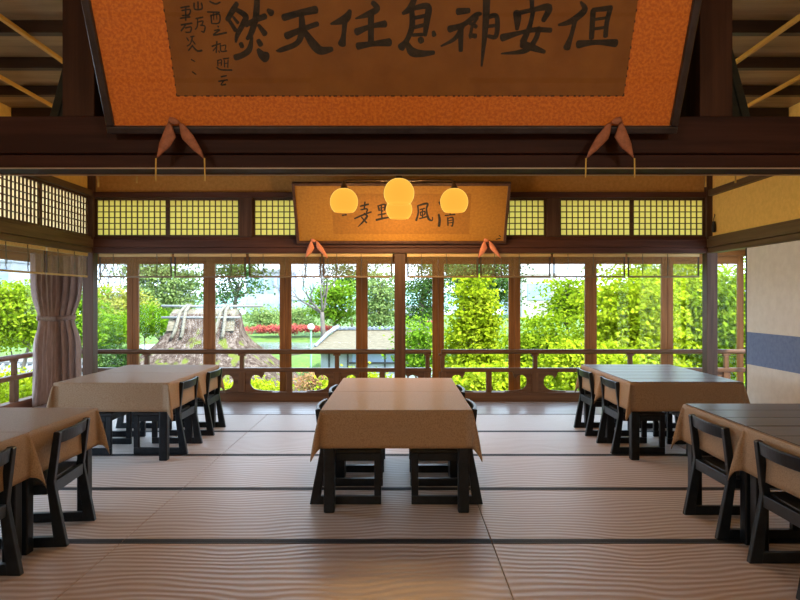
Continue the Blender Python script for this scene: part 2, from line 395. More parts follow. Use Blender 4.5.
# white sliding doors along the right wall
DOOR = [0]
def fusuma(y0, y1, x, label):
    DOOR[0] += 1
    root = struct(MB().box(x-.018, x+.018, y0, y1, .012, 1.742).build('door_%d' % DOOR[0], 'white_paper', bevel=.003), label, 'door')
    MB().box(x-.0205, x-.0182, y0+.004, y1-.018, .63, .937).build('band', 'blue_paper', root)
    MB().box(x-.022, x+.022, y1-.016, y1+.006, .012, 1.742).build('edge_strip', 'lacquer', root, bevel=.003)
    return root
dl = ['white sliding door with a blue band beside the right corner opening', 'white sliding door with a blue band, second from the window', 'white sliding door with a blue band, third from the window', 'white sliding door with a blue band, fourth from the window']
for i in range(4):
    fusuma(6.44-.935*(i+1), 6.44-.935*i-.008, RX-.005+(i % 2)*.045, dl[i])
trim(MB().box(RX-.045, RX+.065, 2.7, YB-.117, -.004, .010), 'beam_wood_y', 'threshold rail under the white sliding doors', bevel=.001)

# near room (behind the camera)
struct(MB().box(RX, RX+.06, -2.6, 2.46, 0, ZC).build('wall_right_near', 'ochre_plaster'), 'ochre wall of the nearer room', 'wall')
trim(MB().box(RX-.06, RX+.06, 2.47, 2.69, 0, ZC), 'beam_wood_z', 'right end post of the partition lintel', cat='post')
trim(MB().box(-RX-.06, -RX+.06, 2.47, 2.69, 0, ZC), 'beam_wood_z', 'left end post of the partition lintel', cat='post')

struct(MB().box(-RX+.062, RX, -2.64, -2.58, 0, ZC).build('wall_near_blocker', 'ochre_plaster'), 'unseen ochre wall added behind the camera to block daylight', 'wall')  # unseen wall, added to cut flat daylight from behind the camera
struct(MB().box(-RX-.05, -RX, -2.58, 2.46, 0, ZC).build('wall_left_near_blocker', 'ochre_plaster'), 'unseen ochre wall added left of the nearer room to block daylight', 'wall')  # unseen wall, added to keep cool side light off the lintel
# partition lintel in front (the two rooms' divide)
bx0, bx1 = -RX+.062, RX-.062
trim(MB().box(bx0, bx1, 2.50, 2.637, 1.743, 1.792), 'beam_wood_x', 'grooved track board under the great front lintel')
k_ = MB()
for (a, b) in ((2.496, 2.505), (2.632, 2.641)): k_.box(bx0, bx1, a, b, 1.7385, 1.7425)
trim(k_, 'kamoi_lit_edge', 'ridges of the track under the great front lintel, painted as lit edges', bevel=.001)
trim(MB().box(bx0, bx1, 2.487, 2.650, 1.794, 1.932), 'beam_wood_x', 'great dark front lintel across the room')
trim(MB().box(-1.263, -1.143, 2.50, 2.62, 1.933, ZC), 'beam_wood_z', 'dark hanging post left of the large plaque', cat='post')
trim(MB().box(1.121, 1.244, 2.50, 2.62, 1.933, ZC), 'beam_wood_z', 'dark hanging post right of the large plaque', cat='post')

# ------------------------------------------------------------------ outer glazing
def glazing(c, w, plane, fixed, label, frx='frame_wood_x'):
    WIN[0] += 1
    a0, a1 = c-w/2, c+w/2; z0, z1 = .02, 1.79; st = .072
    def bx(mb, p0, p1, d0, d1, b0, b1):
        if plane == 'x': mb.box(p0, p1, fixed+d0, fixed+d1, b0, b1)
        else: mb.box(fixed+d0, fixed+d1, p0, p1, b0, b1)
    fr = MB()
    bx(fr, a0, a0+st, -.02, .02, z0, z1); bx(fr, a1-st, a1, -.02, .02, z0, z1)
    root = struct(fr.build('window_%d' % WIN[0], 'frame_wood_z', bevel=.003), label, 'window')
    tr = MB(); bx(tr, a0+st, a1-st, -.018, .018, 1.69, z1); bx(tr, a0+st, a1-st, -.018, .018, z0, .10)
    tr.build('crossrail', 'frame_wood_x' if plane == 'x' else 'frame_wood_y', root, bevel=.003)
    g = MB(); bx(g, a0+st, a1-st, -.002, .002, .10, 1.69); g.build('glass_pane', 'window_glass', root)
    return root
ordn = ['at the curtain corner', 'with the shrubs', 'with the thatched ridge', 'with the pine over the thatched roof', 'with the bare tree and tiled house', 'behind the middle post', 'with the pointed maple', 'with the white building', 'with the dense maples', 'at the far right corner']
for k in range(-4, 5):
    glazing(k*.957, .955, 'x', OY, 'wooden glazed sliding window of the back corridor, pane ' + ['at the curtain corner', 'showing green shrubs', 'showing the thatched ridge', 'showing the bare tree', 'behind the middle post', 'showing the pointed maple top', 'showing the white building', 'showing dense maple crowns', 'at the right corner'][k+4])
for k in range(5):
    glazing(OY-.06-.56-k*1.12, 1.118, 'y', -OX, 'wooden glazed sliding window of the left corridor, ' + ['beside the curtain', 'second from the corner', 'third from the corner', 'fourth from the corner', 'fifth from the corner'][k])
for k in range(2):
    glazing(OY-.06-.4785-k*.957, .955, 'y', OX, 'wooden glazed sliding window of the right corridor, ' + ['at the corner', 'second from the corner'][k])
trim(MB().box(-OX-.06, OX+.06, OY-.04, OY+.04, 1.792, 1.86), 'frame_wood_x', 'head beam over the back corridor windows')
trim(MB().box(-OX-.06, OX+.06, OY-.035, OY+.035, -.05, .018), 'frame_wood_x', 'sill under the back corridor windows')
for sx in (-1, 1):
    nm = 'left' if sx < 0 else 'right'
    trim(MB().box(sx*OX-.04, sx*OX+.04, 2.5, OY-.045, 1.792, 1.86), 'frame_wood_y', 'head beam over the %s corridor windows' % nm)
    trim(MB().box(sx*OX-.035, sx*OX+.035, 2.5, OY-.04, -.05, .018), 'frame_wood_y', 'sill under the %s corridor windows' % nm)
# corridor soffit
so = MB().box(-OX-.4, OX+.4, YB+.03, OY+.4, 1.862, 1.90)
so.box(-OX-.4, -RX-.065, 1.5, YB+.03, 1.862, 1.90).box(RX+.065, OX+.4, 1.5, YB+.03, 1.862, 1.90)
struct(so.build('ceiling_corridor', 'frame_wood_x'), 'low wooden soffit over the window corridor', 'ceiling')

# ------------------------------------------------------------------ railings
BR = [(0,.357),(.235,.357),(.225,.325),(.205,.285),(.19,.278),(.185,.297),(.17,.312),(.145,.32),(.11,.318),(.082,.302),(.066,.275),(.06,.24),(.064,.205),(.08,.175),(.11,.15),(.16,.136),(.23,.128),(.33,.122),(.33,.112),(0,.112)]
def railing(p0, p1, posts, mids, along, fixed, label, group):
    fnb = (lambda mb, a0, a1, d, b0, b1: mb.box(a0, a1, fixed-d, fixed+d, b0, b1)) if along == 'x' else (lambda mb, a0, a1, d, b0, b1: mb.box(fixed-d, fixed+d, a0, a1, b0, b1))
    pt = (lambda a, z: (a, fixed, z)) if along == 'x' else (lambda a, z: (fixed, a, z))
    root = empty('railing', pt((p0+p1)/2, 0)); tag(root, label, 'railing')
    root.location = (0,0,0)
    wm = 'rail_wood_x' if along == 'x' else 'rail_wood_y'
    MB().tube([pt(p0, .606), pt(p1, .606)], .03, 12).build('handrail', wm, root, smooth=False)
    mb = MB(); fnb(mb, p0, p1, .035, .357, .407); mb.build('middle_rail', wm, root, bevel=.004)
    mb = MB(); fnb(mb, p0, p1, .04, -.004, .112); mb.build('base_rail', wm, root, bevel=.004)
    for a in posts:
        mb = MB(); fnb(mb, a-.026, a+.026, .024, .407, .555); fnb(mb, a-.045, a+.045, .026, .556, .582); mb.build('upper_post', 'rail_wood_z', root, bevel=.004)
        mb = MB(); fnb(mb, a-.042, a+.042, .03, .1125, .3565); mb.build('lower_post', 'rail_wood_z', root, bevel=.003)
        for s in (-1, 1):
            if along == 'x' and p0-.02 <= a+s*.3 <= p1+.02:
                mb = MB(); mb.prism(BR, lambda u, z, d: (a+s*(.043+u), fixed+d, z), -.014, .014); mb.build('carved_bracket', wm, root)
    for a in mids:
        mb = MB(); fnb(mb, a-.034, a+.034, .024, .1125, .3565); mb.build('baluster', 'rail_wood_z', root, bevel=.003)
    return root
RY = 8.22
PX = [(p-CX)/F*RY for p in (52, 147, 242, 337, 430)]
PX[-1] -= .03; PX[0] = -4.2
railing(-4.24, .385, PX, [(PX[i]+PX[i+1])/2 for i in range(1, 4)], 'x', RY, 'brown wooden railing with cloud cut-outs along left half of window wall', 'railings')
QX = [(p-CX)/F*RY for p in (442.5, 535, 630, 726)]
railing(.505, 4.24, QX, [(QX[i]+QX[i+1])/2 for i in range(3)], 'x', RY, 'brown wooden railing with cloud cut-outs along right half of window wall', 'railings')
railing(2.6, 8.17, [7.42, 6.2, 5.0, 3.8], [], 'y', -4.28, 'brown wooden railing running toward the viewer left of the curtain', 'railings')
railing(5.2, 8.17, [7.42, 6.2], [], 'y', 4.28, 'brown wooden railing of the right corridor behind the white door', 'railings')

# ------------------------------------------------------------------ bamboo blinds
def blind(a0, a1, plane, fixed, label, cordpos=(.22, .62)):
    zt, zb = 1.742, 1.488
    def bx(mb, p0, p1, d0, d1, b0, b1):
        if plane == 'x': mb.box(p0, p1, fixed+d0, fixed+d1, b0, b1)
        else: mb.box(fixed+d0, fixed+d1, p0, p1, b0, b1)
        return mb
    root = empty('bamboo_blind', ((a0+a1)/2, fixed, zb) if plane == 'x' else (fixed, (a0+a1)/2, zb)); tag(root, label, 'blind', 'bamboo blinds under the lintels')
    off = root.location.copy(); root.location = (0,0,0)
    bx(MB(), a0, a1, -.012, .012, zt-.035, zt).build('head_rail', 'blind_bamboo', root, bevel=.004)
    bx(MB(), a0+.012, a1-.012, -.0012, .0012, zb+.012, zt-.036).build('screen', 'blind_screen', root)
    bx(MB(), a0, a0+.017, -.003, .003, zb+.013, zt-.036).build('edge_band', 'blind_edge', root)
    bx(MB(), a1-.017, a1, -.003, .003, zb+.013, zt-.036).build('edge_band', 'blind_edge', root)
    bx(MB(), a0, a1, -.008, .008, zb-.006, zb+.012).build('bottom_rod', 'blind_rod' if plane == 'x' else 'blind_bamboo', root, bevel=.003)
    for t in cordpos:
        a = a0+(a1-a0)*t
        p = (lambda u, d, z: (u, fixed+d, z)) if plane == 'x' else (lambda u, d, z: (fixed+d, u, z))
        sgn = -1 if (plane == 'x' or fixed > 0) else 1
        mb = MB().tube([p(a, sgn*.016, zt-.005), p(a+.004, sgn*.018, zt-.1), p(a-.003, sgn*.018, zb+.06), p(a+.006, sgn*.018, zb+.012)], .0035, 6)
        mb.tube([p(a-.002, sgn*.020, zt-.12), p(a+.016, sgn*.020, zt-.15), p(a+.008, sgn*.020, zt-.19), p(a-.006, sgn*.020, zt-.17), p(a, sgn*.020, zt-.13)], .003, 5)
        mb.build('cord', 'blind_cord', root)
    return root
bl = [(99.5, 172), (174.5, 246), (249, 321), (323, 392.5), (407, 478), (480, 550.5), (553, 625), (627.5, 699)]
bn = ['leftmost, next to the corner post', 'second from the left corner post', 'third from the left corner post', 'just left of the middle post', 'just right of the middle post', 'third from the right corner post', 'second from the right corner post', 'rightmost, next to the right corner post']
for (a, b), nm in zip(bl, bn):
    blind((a-CX)/F*7.22, (b-CX)/F*7.22, 'x', 7.215, 'short rolled-up bamboo blind on the window wall, ' + nm, ((.2, .55) if a > 300 else (.2, .8)))
for (a, b, nm) in ((6.30, 7.12, 'hanging in front of the curtain'), (5.44, 6.27, 'at the photo\'s left edge')):
    blind(a, b, 'y', -RX+.02, 'short bamboo blind under the left lintel, ' + nm)

# ------------------------------------------------------------------ curtains
def curtain(p0, p1, plane, fixed, pleats, anchor, label):
    nu, nv = pleats*14, 44; z0, z1 = .03, 1.775
    vs = []; fs = []
    for j in range(nv+1):
        z = z0+(z1-z0)*j/nv
        tz = (z-1.02)
        w = 1-.30*math.exp(-(tz/.20)**2) - .10*math.exp(-((z-.5)/.4)**2)*(1 if z < 1 else 0)
        amp = .040*(1-.5*math.exp(-(tz/.15)**2))
        for i in range(nu+1):
            u = i/nu
            q = anchor+(u-anchor)*w
            a = p0+(p1-p0)*q
            d = amp*math.sin(2*PI*pleats*u + .5*math.sin(3*z)) + .006*math.sin(17*u+5*z)
            a += .006*math.sin(2*PI*pleats*2*u+1)
            vs.append((a, fixed+d, z) if plane == 'x' else (fixed+d, a, z))
    for j in range(nv):
        for i in range(nu):
            k = j*(nu+1)+i; fs.append((k, k+1, k+nu+2, k+nu+1))
    root = MB().add(vs, fs).build('curtain', 'curtain_cloth', smooth=True, solid=.003); tag(root, label, 'curtain', 'tied curtains in the corner')
    tie = MB(); rings = []
    wq = .72; c0 = p0+(p1-p0)*(anchor+(0-anchor)*wq)-.012; c1 = p0+(p1-p0)*(anchor+(1-anchor)*wq)+.012
    cc, hh = (c0+c1)/2, abs(c1-c0)/2
    for dz in (-.028, .028):
        rings.append([((cc+hh*math.cos(t), fixed+.042*math.sin(t), 1.02+dz+.012*math.cos(t)) if plane == 'x' else (fixed+.042*math.sin(t), cc+hh*math.cos(t), 1.02+dz-.012*math.cos(t))) for t in [2*PI*k/24 for k in range(24)]])
    tie.loft(rings, cap=False).build('tieback', 'curtain_tie', root, smooth=True, solid=.004)
    return root
curtain(7.56, 8.13, 'y', -4.17, 5, .85, 'mauve grey pleated curtain tied back, left one of the corner pair')
curtain(-4.22, -3.84, 'x', 8.10, 4, .12, 'mauve grey pleated curtain tied back, right one beside the corner post')

# ------------------------------------------------------------------ chairs
def make_chair():
    root = empty('dining_chair')
    W, D = .215, .435           # half width, depth; chair faces +x, rear foot at x=0
    T = .034
    for s in (-1, 1):
        y0, y1 = (W-T, W) if s > 0 else (-W, -W+T)
        pl = lambda poly, mb, a=y0, b=y1: mb.prism(poly, lambda x, z, d: (x, d, z), a, b)
        mb = MB(); pl([(0,0),(.062,0),(.098,.30),(.10,.335),(.066,.575),(.062,.582),(.036,.578),(.034,.572),(.062,.33),(.058,.30)], mb); mb.build('rear_leg', 'lacquer', root, bevel=.004)
        mb = MB(); pl([(D-.042,.052),(D,.052),(D,.312),(D-.042,.312)], mb); mb.build('front_leg', 'lacquer', root, bevel=.004)
        mb = MB(); pl([(.058,0),(D,0),(D,.0515),(.064,.0515)], mb, y0+.001, y1-.001); mb.build('runner', 'lacquer', root, bevel=.004)
        mb = MB(); pl([(.097,.265),(D-.0425,.265),(D-.0425,.3125),(.10,.3125)], mb, y0+.002, y1-.002); mb.build('side_rail', 'lacquer', root, bevel=.003)
    # curved top rail
    n = 12; rings = []
    for i in range(n+1):
        t = -1+2*i/n; yy = t*(W-T-.0005); dx = -.020*(1-t*t)
        rings.append([(dx+.040, yy, .580), (dx+.060, yy, .580), (dx+.068, yy, .516), (dx+.048, yy, .516)])
    MB().loft(rings).build('back_rail', 'lacquer', root, bevel=.004)
    MB().box(.062, .088, -W+T+.0005, W-T-.0005, .268, .326).build('seat_rail', 'lacquer', root, bevel=.003)
    MB().box(D-.032, D-.008, -W+T+.0005, W-T-.0005, .268, .312).build('front_rail', 'lacquer', root, bevel=.003)
    n = 8; rings = []
    for i in range(n+1):
        t = -1+2*i/n; yy = t*(W-.002); dip = -.008*(1-t*t)
        if abs(t) > .83: yy = math.copysign(W-.002, t)*(abs(t))
        rings.append([(.102, yy, .314), (D+.004, yy, .314), (D+.004, yy, .336+dip), (.102, yy, .334+dip)])
    MB().loft(rings).build('seat', 'lacquer_seat', root, bevel=.004)
    return root
chair0 = make_chair(); used = [0]
def place_chair(x, y, face, label, group, dr=0.0):
    o = chair0 if used[0] == 0 else copy_tree(chair0); used[0] += 1
    o.location = (x, y, 0.002); o.rotation_euler = (0, 0, (0 if face > 0 else PI)+dr)
    tag(o, label, 'chair', group); return o

# ------------------------------------------------------------------ tables and cloths
ZT = .603
def table(x0, x1, y0, y1, label):
    cx, cy = (x0+x1)/2, (y0+y1)/2; hx, hy = (x1-x0)/2, (y1-y0)/2
    root = empty('dining_table', (cx, cy, 0)); tag(root, label, 'table', 'low dining tables')
    MB().box(-hx, hx, -hy, hy, ZT-.03, ZT).build('tabletop', 'mat_wood', root, bevel=.003)
    for sx in (-1, 1):
        for sy in (-1, 1):
            a, b = sx*(hx-.042), sy*(hy-.048)
            MB().box(a-.032, a+.032, b-.032, b+.032, 0.002, ZT-.0305).build('leg', 'lacquer', root, bevel=.008, seg=3)
    for sy in (-1, 1): MB().box(-hx+.075, hx-.075, sy*(hy-.048)-.014, sy*(hy-.048)+.014, ZT-.09, ZT-.031).build('apron', 'lacquer', root)
    return root
def cloth(x0, x1, y0, y1, sides, label, z=ZT, drop=.215, seed=0):
    """sides: dict of which edges hang: 'l','r','n'(near),'f'(far)"""
    rnd = random.Random(seed); cx, cy = (x0+x1)/2, (y0+y1)/2
    e = .006; X0, X1, Y0, Y1 = x0-cx-e, x1-cx+e, y0-cy-e, y1-cy+e
    if not sides.get('n', 1): Y0 = y0-cy
    if not sides.get('f', 1): Y1 = y1-cy
    zt = z+.003
    order = [('n', (X0,Y0), (X1,Y0), (0,-1)), ('r', (X1,Y0), (X1,Y1), (1,0)), ('f', (X1,Y1), (X0,Y1), (0,1)), ('l', (X0,Y1), (X0,Y0), (-1,0))]
    base = []   # (point on edge, rmax, outward dir, kind)
    K = 18
    ph = [rnd.uniform(0, 6) for _ in range(8)]
    for idx, (nm, a, b, nn) in enumerate(order):
        hang = sides.get(nm, 1)
        for i in range(K+1):
            t = i/K; p = (a[0]+(b[0]-a[0])*t, a[1]+(b[1]-a[1])*t)
            fl = .010*math.sin(2*PI*1.5*t+ph[idx])*math.sin(PI*t)
            base.append((p, drop if hang else 0.0, nn, .03+fl*2.2 if hang == 1 else .005, 0))
        nm2, _, _, n2 = order[(idx+1) % 4]
        h2 = sides.get(nm2, 1)
        if hang and h2:
            q = b; tw = rnd.uniform(-.5, .5)
            for i in range(1, 16):
                th = PI/2*i/16
                rm = min(drop/max(math.cos(th), math.sin(th), 1e-6), drop*1.36)
                fold = math.sin(2*th)**.8
                dirv = Vector((nn[0]*math.cos(th)+n2[0]*math.sin(th), nn[1]*math.cos(th)+n2[1]*math.sin(th)))
                # pull the flap back against one side a little so that it falls as a soft fold
                side = Vector((nn[0]-n2[0], nn[1]-n2[1]))*(.10*tw*fold)
                dirv = dirv.normalized()+side
                flap = (hang == 2 or h2 == 2)
                base.append((q, rm, (dirv.x, dirv.y), .03+(.30 if not flap else .33)*fold, 1))
    m = 9; n = len(base); rings = []
    for j in range(m+1):
        s = j/m; ring = []
        for (p, rm, d, out, kind) in base:
            r = rm*s
            o = out*r*(1-.25*s) if kind else out*r*1.0
            ring.append((p[0]+d[0]*o, p[1]+d[1]*o, zt-.004-math.sqrt(max(r*r-o*o, 0)) if rm and r > 0 else zt-.004*(1 if rm else 0)))
        rings.append(ring)
    inset = []
    for (p, rm, d, out, kind) in base:
        fx = p[0] - (math.copysign(.004, p[0]) if True else 0); fy = p[1]-math.copysign(.004, p[1]); inset.append((fx, fy, zt))
    mb = MB().loft([inset]+rings, cap=False)
    mb.add(inset, [tuple(range(n))])
    o = mb.build('tablecloth', 'cloth', smooth=False, solid=0)
    bm = bmesh.new(); bm.from_mesh(o.data); bmesh.ops.remove_doubles(bm, verts=bm.verts, dist=.0004); bmesh.ops.recalc_face_normals(bm, faces=bm.faces); bm.to_mesh(o.data); bm.free()
    for p in o.data.polygons: p.use_smooth = len(p.vertices) < 6
    sd = o.modifiers.new('solidify', 'SOLIDIFY'); sd.thickness = .0022; sd.offset = 1
    o.location = (cx, cy, 0)
    tag(o, label, 'tablecloth', 'tan tablecloths')
    return o
def wood_sheet(x0, x1, y0, y1, label):
    o = MB()
    n = 3; w = (y1-y0)/n
    for i in range(n): o.box(x0+.004, x1-.004, y0+i*w+.0035, y0+(i+1)*w-.0035, ZT+.0058, ZT+.0095)
    o.box(x0+.006, x1-.006, y0+.006, y1-.006, ZT+.0056, ZT+.0080)
    r = o.build('table_cover', 'mat_wood', bevel=.001); tag(r, label, 'table cover', 'dark table covers'); return r

def set_group(x0, x1, y0, ym, y1, nm, covers=False, seed=0):
    table(x0, x1, y0, ym-.003, 'low black-legged table, nearer half of the %s' % nm)
    table(x0, x1, ym+.003, y1, 'low black-legged table, farther half of the %s' % nm)
    cloth(x0, x1, y0, ym-.003, {'f': 2}, 'tan tablecloth over the nearer table of the %s' % nm, seed=seed+1)
    cloth(x0, x1, ym+.004, y1, {'n': 0}, 'tan tablecloth over the farther table of the %s' % nm, seed=seed+2)
    if covers:
        wood_sheet(x0, x1, y0, ym-.004, 'dark wood-grain cover on nearer table of the %s' % nm)
        wood_sheet(x0, x1, ym+.004, y1, 'dark wood-grain cover on farther table of the %s' % nm)
set_group(-.456, .414, 3.885, 4.66, 5.46, 'centre table row', seed=3)
set_group(-2.655, -1.788, 5.145, 5.86, 6.56, 'back left table row by the curtain', seed=10)
set_group(1.782, 2.64, 5.16, 5.865, 6.545, 'back right table row by the white door', True, seed=20)
set_group(-2.668, -1.805, 2.50, 3.235, 3.965, 'front left table row', seed=30)
set_group(1.742, 2.605, 2.64, 3.37, 4.095, 'front right table row', True, seed=40)
table(-.60, .46, -.62, .33, 'low table of the nearer room, mirrored in the large plaque glass')
cloth(-.60, .46, -.62, .33, {}, 'tan tablecloth mirrored in the large plaque glass', seed=50)
CG = 'low black wooden dining chairs'
place_chair(-.55, 4.282, 1, 'low black chair tucked in at the centre table, near left seat', CG)
place_chair(-.55, 5.03, 1, 'low black chair tucked in at the centre table, far left seat', CG)
place_chair(.505, 4.282, -1, 'low black chair tucked in at the centre table, near right seat', CG)
place_chair(.505, 5.03, -1, 'low black chair tucked in at the centre table, far right seat', CG)
place_chair(-1.712, 5.60, -1, 'low black chair on the aisle side of the back left table, nearer one', CG)
place_chair(-1.70, 6.33, -1, 'low black chair on the aisle side of the back left table, farther one', CG)
place_chair(-2.750, 5.57, 1, 'low black chair on the curtain side of the back left table, nearer one', CG)
place_chair(-2.750, 6.28, 1, 'low black chair on the curtain side of the back left table, farther one', CG)
place_chair(1.705, 5.61, 1, 'low black chair on the aisle side of the back right table, nearer one', CG)
place_chair(1.69, 6.31, 1, 'low black chair on the aisle side of the back right table, farther one', CG)
place_chair(2.738, 5.57, -1, 'low black chair on the wall side of the back right table, nearer one', CG)
place_chair(2.738, 6.28, -1, 'low black chair on the wall side of the back right table, farther one', CG)
place_chair(-1.700, 3.585, -1, 'low black chair at the front left table, fully in view', CG, .10)
place_chair(-1.712, 2.835, -1, 'low black chair at the front left table, cut by the photo edge', CG)
place_chair(1.645, 3.685, 1, 'low black chair at the front right table, fully in view', CG)
place_chair(1.650, 2.975, 1, 'low black chair at the front right table, cut by the photo edge', CG)

# ------------------------------------------------------------------ plaques
def plane_local(O, a, px, py):
    """photo pixel -> (x, y) on the tilted plaque plane with origin O"""
    d = Vector(((px-CX)/F, 1, -(py-HZ)/F)); u = Vector((0, -math.sin(a), math.cos(a))); n = Vector((0, -math.cos(a), -math.sin(a)))
    c = Vector((0,0,CAMZ)); t = (Vector(O)-c).dot(n)/d.dot(n); p = c+d*t-Vector(O)
    return p.x, p.dot(u)
def ribbon(mb, pts, z):
    """brush stroke: (x, y, width) polyline -> smooth flat ink stroke"""
    P = [Vector(p) for p in pts]
    if len(P) == 1: P = [P[0], P[0]+Vector((P[0].z*.25, P[0].z*.15, 0))]
    out = []
    for i in range(len(P)-1):
        p0, p1, p2, p3 = P[max(i-1,0)], P[i], P[i+1], P[min(i+2, len(P)-1)]
        for k in range(6):
            t = k/6
            out.append(.5*((2*p1)+(p2-p0)*t+(2*p0-5*p1+4*p2-p3)*t*t+(3*p1-p0-3*p2+p3)*t**3))
    out.append(P[-1])
    L, R = [], []
    n = len(out)
    dirs = [(out[min(i+1,n-1)]-out[max(i-1,0)]).to_2d() for i in range(n)]
    dirs = [(d.normalized() if d.length > 1e-9 else Vector((1,0))) for d in dirs]
    def cap(c, d, w, sgn):
        nn = Vector((-d.y, d.x)); r = w/2
        return [(c.to_2d()+nn*r*math.cos(t)*1+d*sgn*r*.7*math.sin(t)) for t in [PI*k/6 for k in range(1, 6)]]
    for p, d in zip(out, dirs):
        nn = Vector((-d.y, d.x)); r = max(p.z, .0006)/2
        L.append(p.to_2d()+nn*r); R.append(p.to_2d()-nn*r)
    vs = []; fs = []
    for a, b in zip(L, R): vs += [(a.x, a.y, z), (b.x, b.y, z)]
    for i in range(n-1): fs.append((2*i, 2*i+1, 2*i+3, 2*i+2))
    c0 = cap(out[0], dirs[0], out[0].z, -1); c1 = cap(out[-1], dirs[-1], out[-1].z, 1)
    o = len(vs); vs += [(p.x, p.y, z) for p in c0]; fs.append(tuple([0]+list(range(o, o+5))+[1]))
    o = len(vs); vs += [(p.x, p.y, z) for p in c1]; fs.append(tuple([2*n-2]+list(range(o, o+5))+[2*n-1]))
    mb.add(vs, fs)
def plaque(name, O, a, xl, xr, H, bar, mats, paper, label):
    root = empty(name, O); root.rotation_euler = (PI/2+a, 0, 0)
    tag(root, label, 'plaque')
    fm, field, pm = mats
    MB().box(xl+.004, xr-.004, .004, H-.004, -.035, .0).build('backing', field, root)
    for (x0, x1, y0, y1) in ((xl, xr, 0, bar), (xl, xr, H-bar, H), (xl, xl+bar, bar, H-bar), (xr-bar, xr, bar, H-bar)):
        MB().box(x0, x1, y0, y1, -.036, .016).build('frame_bar', fm, root, bevel=.006, seg=3)
    px0, px1, py0, py1 = paper
    pp = MB().box(px0, px1, py0, py1, .0002, .0014).build('paper', pm, root)
    return root, pp

A1 = math.atan2(.2034, .393); O1 = (0, 2.43, 1.854)
pl1 = lambda px, py: plane_local(O1, A1, px, py)
xl, _ = pl1(108.7, 132.6); xr, _ = pl1(675.8, 132.6)
p0 = pl1(177, 96); p1 = pl1(623.5, 96)
big, paper1 = plaque('calligraphy_plaque', O1, A1, xl, xr, .62, .028, ('plaque_frame', 'brocade', 'old_paper'), (p0[0], p1[0], p0[1], .535), 'large black-framed calligraphy plaque on orange brocade over the front lintel')
# dashes along the paper's torn border
dm = MB(); rnd = random.Random(5)
x = p0[0]
while x < p1[0]:
    L = rnd.uniform(.004, .014); 
    dm.box(x, min(x+L, p1[0]), p0[1]-.002, p0[1]+.0025, .0014, .0018); x += L+rnd.uniform(.004, .02)
yy = p0[1]
while yy < .53:
    L = rnd.uniform(.004, .012)
    for xx in (p0[0], p1[0]): dm.box(xx-.002, xx+.002, yy, yy+L, .0014, .0018)
    yy += L+rnd.uniform(.008, .03)
dm.build('border_dashes', 'ink', paper1)
S = 5.714
CH = {
 160: [ [(440,20,24),(415,62,30),(386,112,26)], [(428,50,22),(490,92,32),(472,142,28),(442,200,24),(434,240,12)], [(420,98,14),(446,130,18)], [(400,122,20),(432,172,24)],
        [(492,142,26),(545,115,28),(602,92,30)], [(556,-16,30),(552,60,34),(546,110,34),(522,188,30),(498,222,18)], [(565,145,20),(600,192,32)], [(618,58,22),(638,74,36)],
        [(463,250,26),(470,266,24)], [(526,212,16),(512,280,30),(476,312,30),(432,328,32)], [(563,232,26),(576,254,30)], [(562,284,22),(582,312,44),(604,326,58)] ],
 280: [ [(22,100,36),(110,75,34),(205,55,40)], [(38,205,38),(130,166,28),(214,136,26)], [(124,95,30),(126,170,38),(100,244,28),(10,284,26),(-20,290,8)], [(146,186,30),(190,250,46),(232,288,44),(296,280,26)],
        [(400,62,22),(372,108,44),(292,136,12)], [(372,110,30),(364,200,26),(354,250,44)], [(530,15,26),(556,50,32),(500,82,30),(432,106,8)], [(520,78,34),(520,170,32),(520,250,32)], [(438,182,38),(520,150,24),(600,136,36)], [(446,263,38),(530,250,28),(625,241,42)] ],
 390: [ [(140,-6,30),(112,50,34),(74,76,18)], [(124,52,28),(126,150,32),(96,230,28),(64,270,42)], [(126,50,22),(216,36,34),(210,120,34),(200,200,22)], [(140,102,20),(200,90,20)], [(138,156,20),(196,142,20)], [(130,200,18),(190,196,18)], [(172,232,34)], [(100,250,24),(126,295,46),(180,306,36),(250,300,22)], [(248,182,20),(252,200,26)],
        [(388,66,36),(450,60,28)], [(340,166,36),(420,140,26),(492,86,28),(520,78,16)], [(414,150,26),(370,220,22),(292,263,10)], [(404,150,32),(404,288,24)], [(450,128,18),(492,152,22)], [(455,200,20),(488,206,26)], [(500,100,16),(470,150,18),(458,215,16)], [(552,-14,40),(545,150,34),(523,376,12)], [(565,95,24),(610,96,26),(606,204,26),(562,206,20)], [(560,150,18),(600,146,18)] ],
 510: [ [(124,-6,26),(126,60,22)], [(34,70,34),(42,100,42),(40,166,20)], [(40,76,24),(130,56,24),(222,42,38),(190,116,26)], [(130,70,24),(112,150,26),(74,238,36)], [(70,252,40),(130,272,36),(196,296,20)], [(-44,215,40),(60,186,22),(140,170,26),(232,172,26)], [(166,160,26),(142,230,28),(84,290,28),(-50,306,8)],
        [(404,12,14),(425,58,34),(350,120,32),(278,142,14)], [(370,120,26),(350,200,24),(324,272,40)], [(474,62,30),(465,216,28)], [(474,56,22),(576,46,30)], [(572,46,28),(552,130,26),(545,206,26)], [(475,112,16),(546,102,16)], [(470,166,16),(545,156,16)], [(390,253,42),(490,241,26),(602,246,42)] ],
}
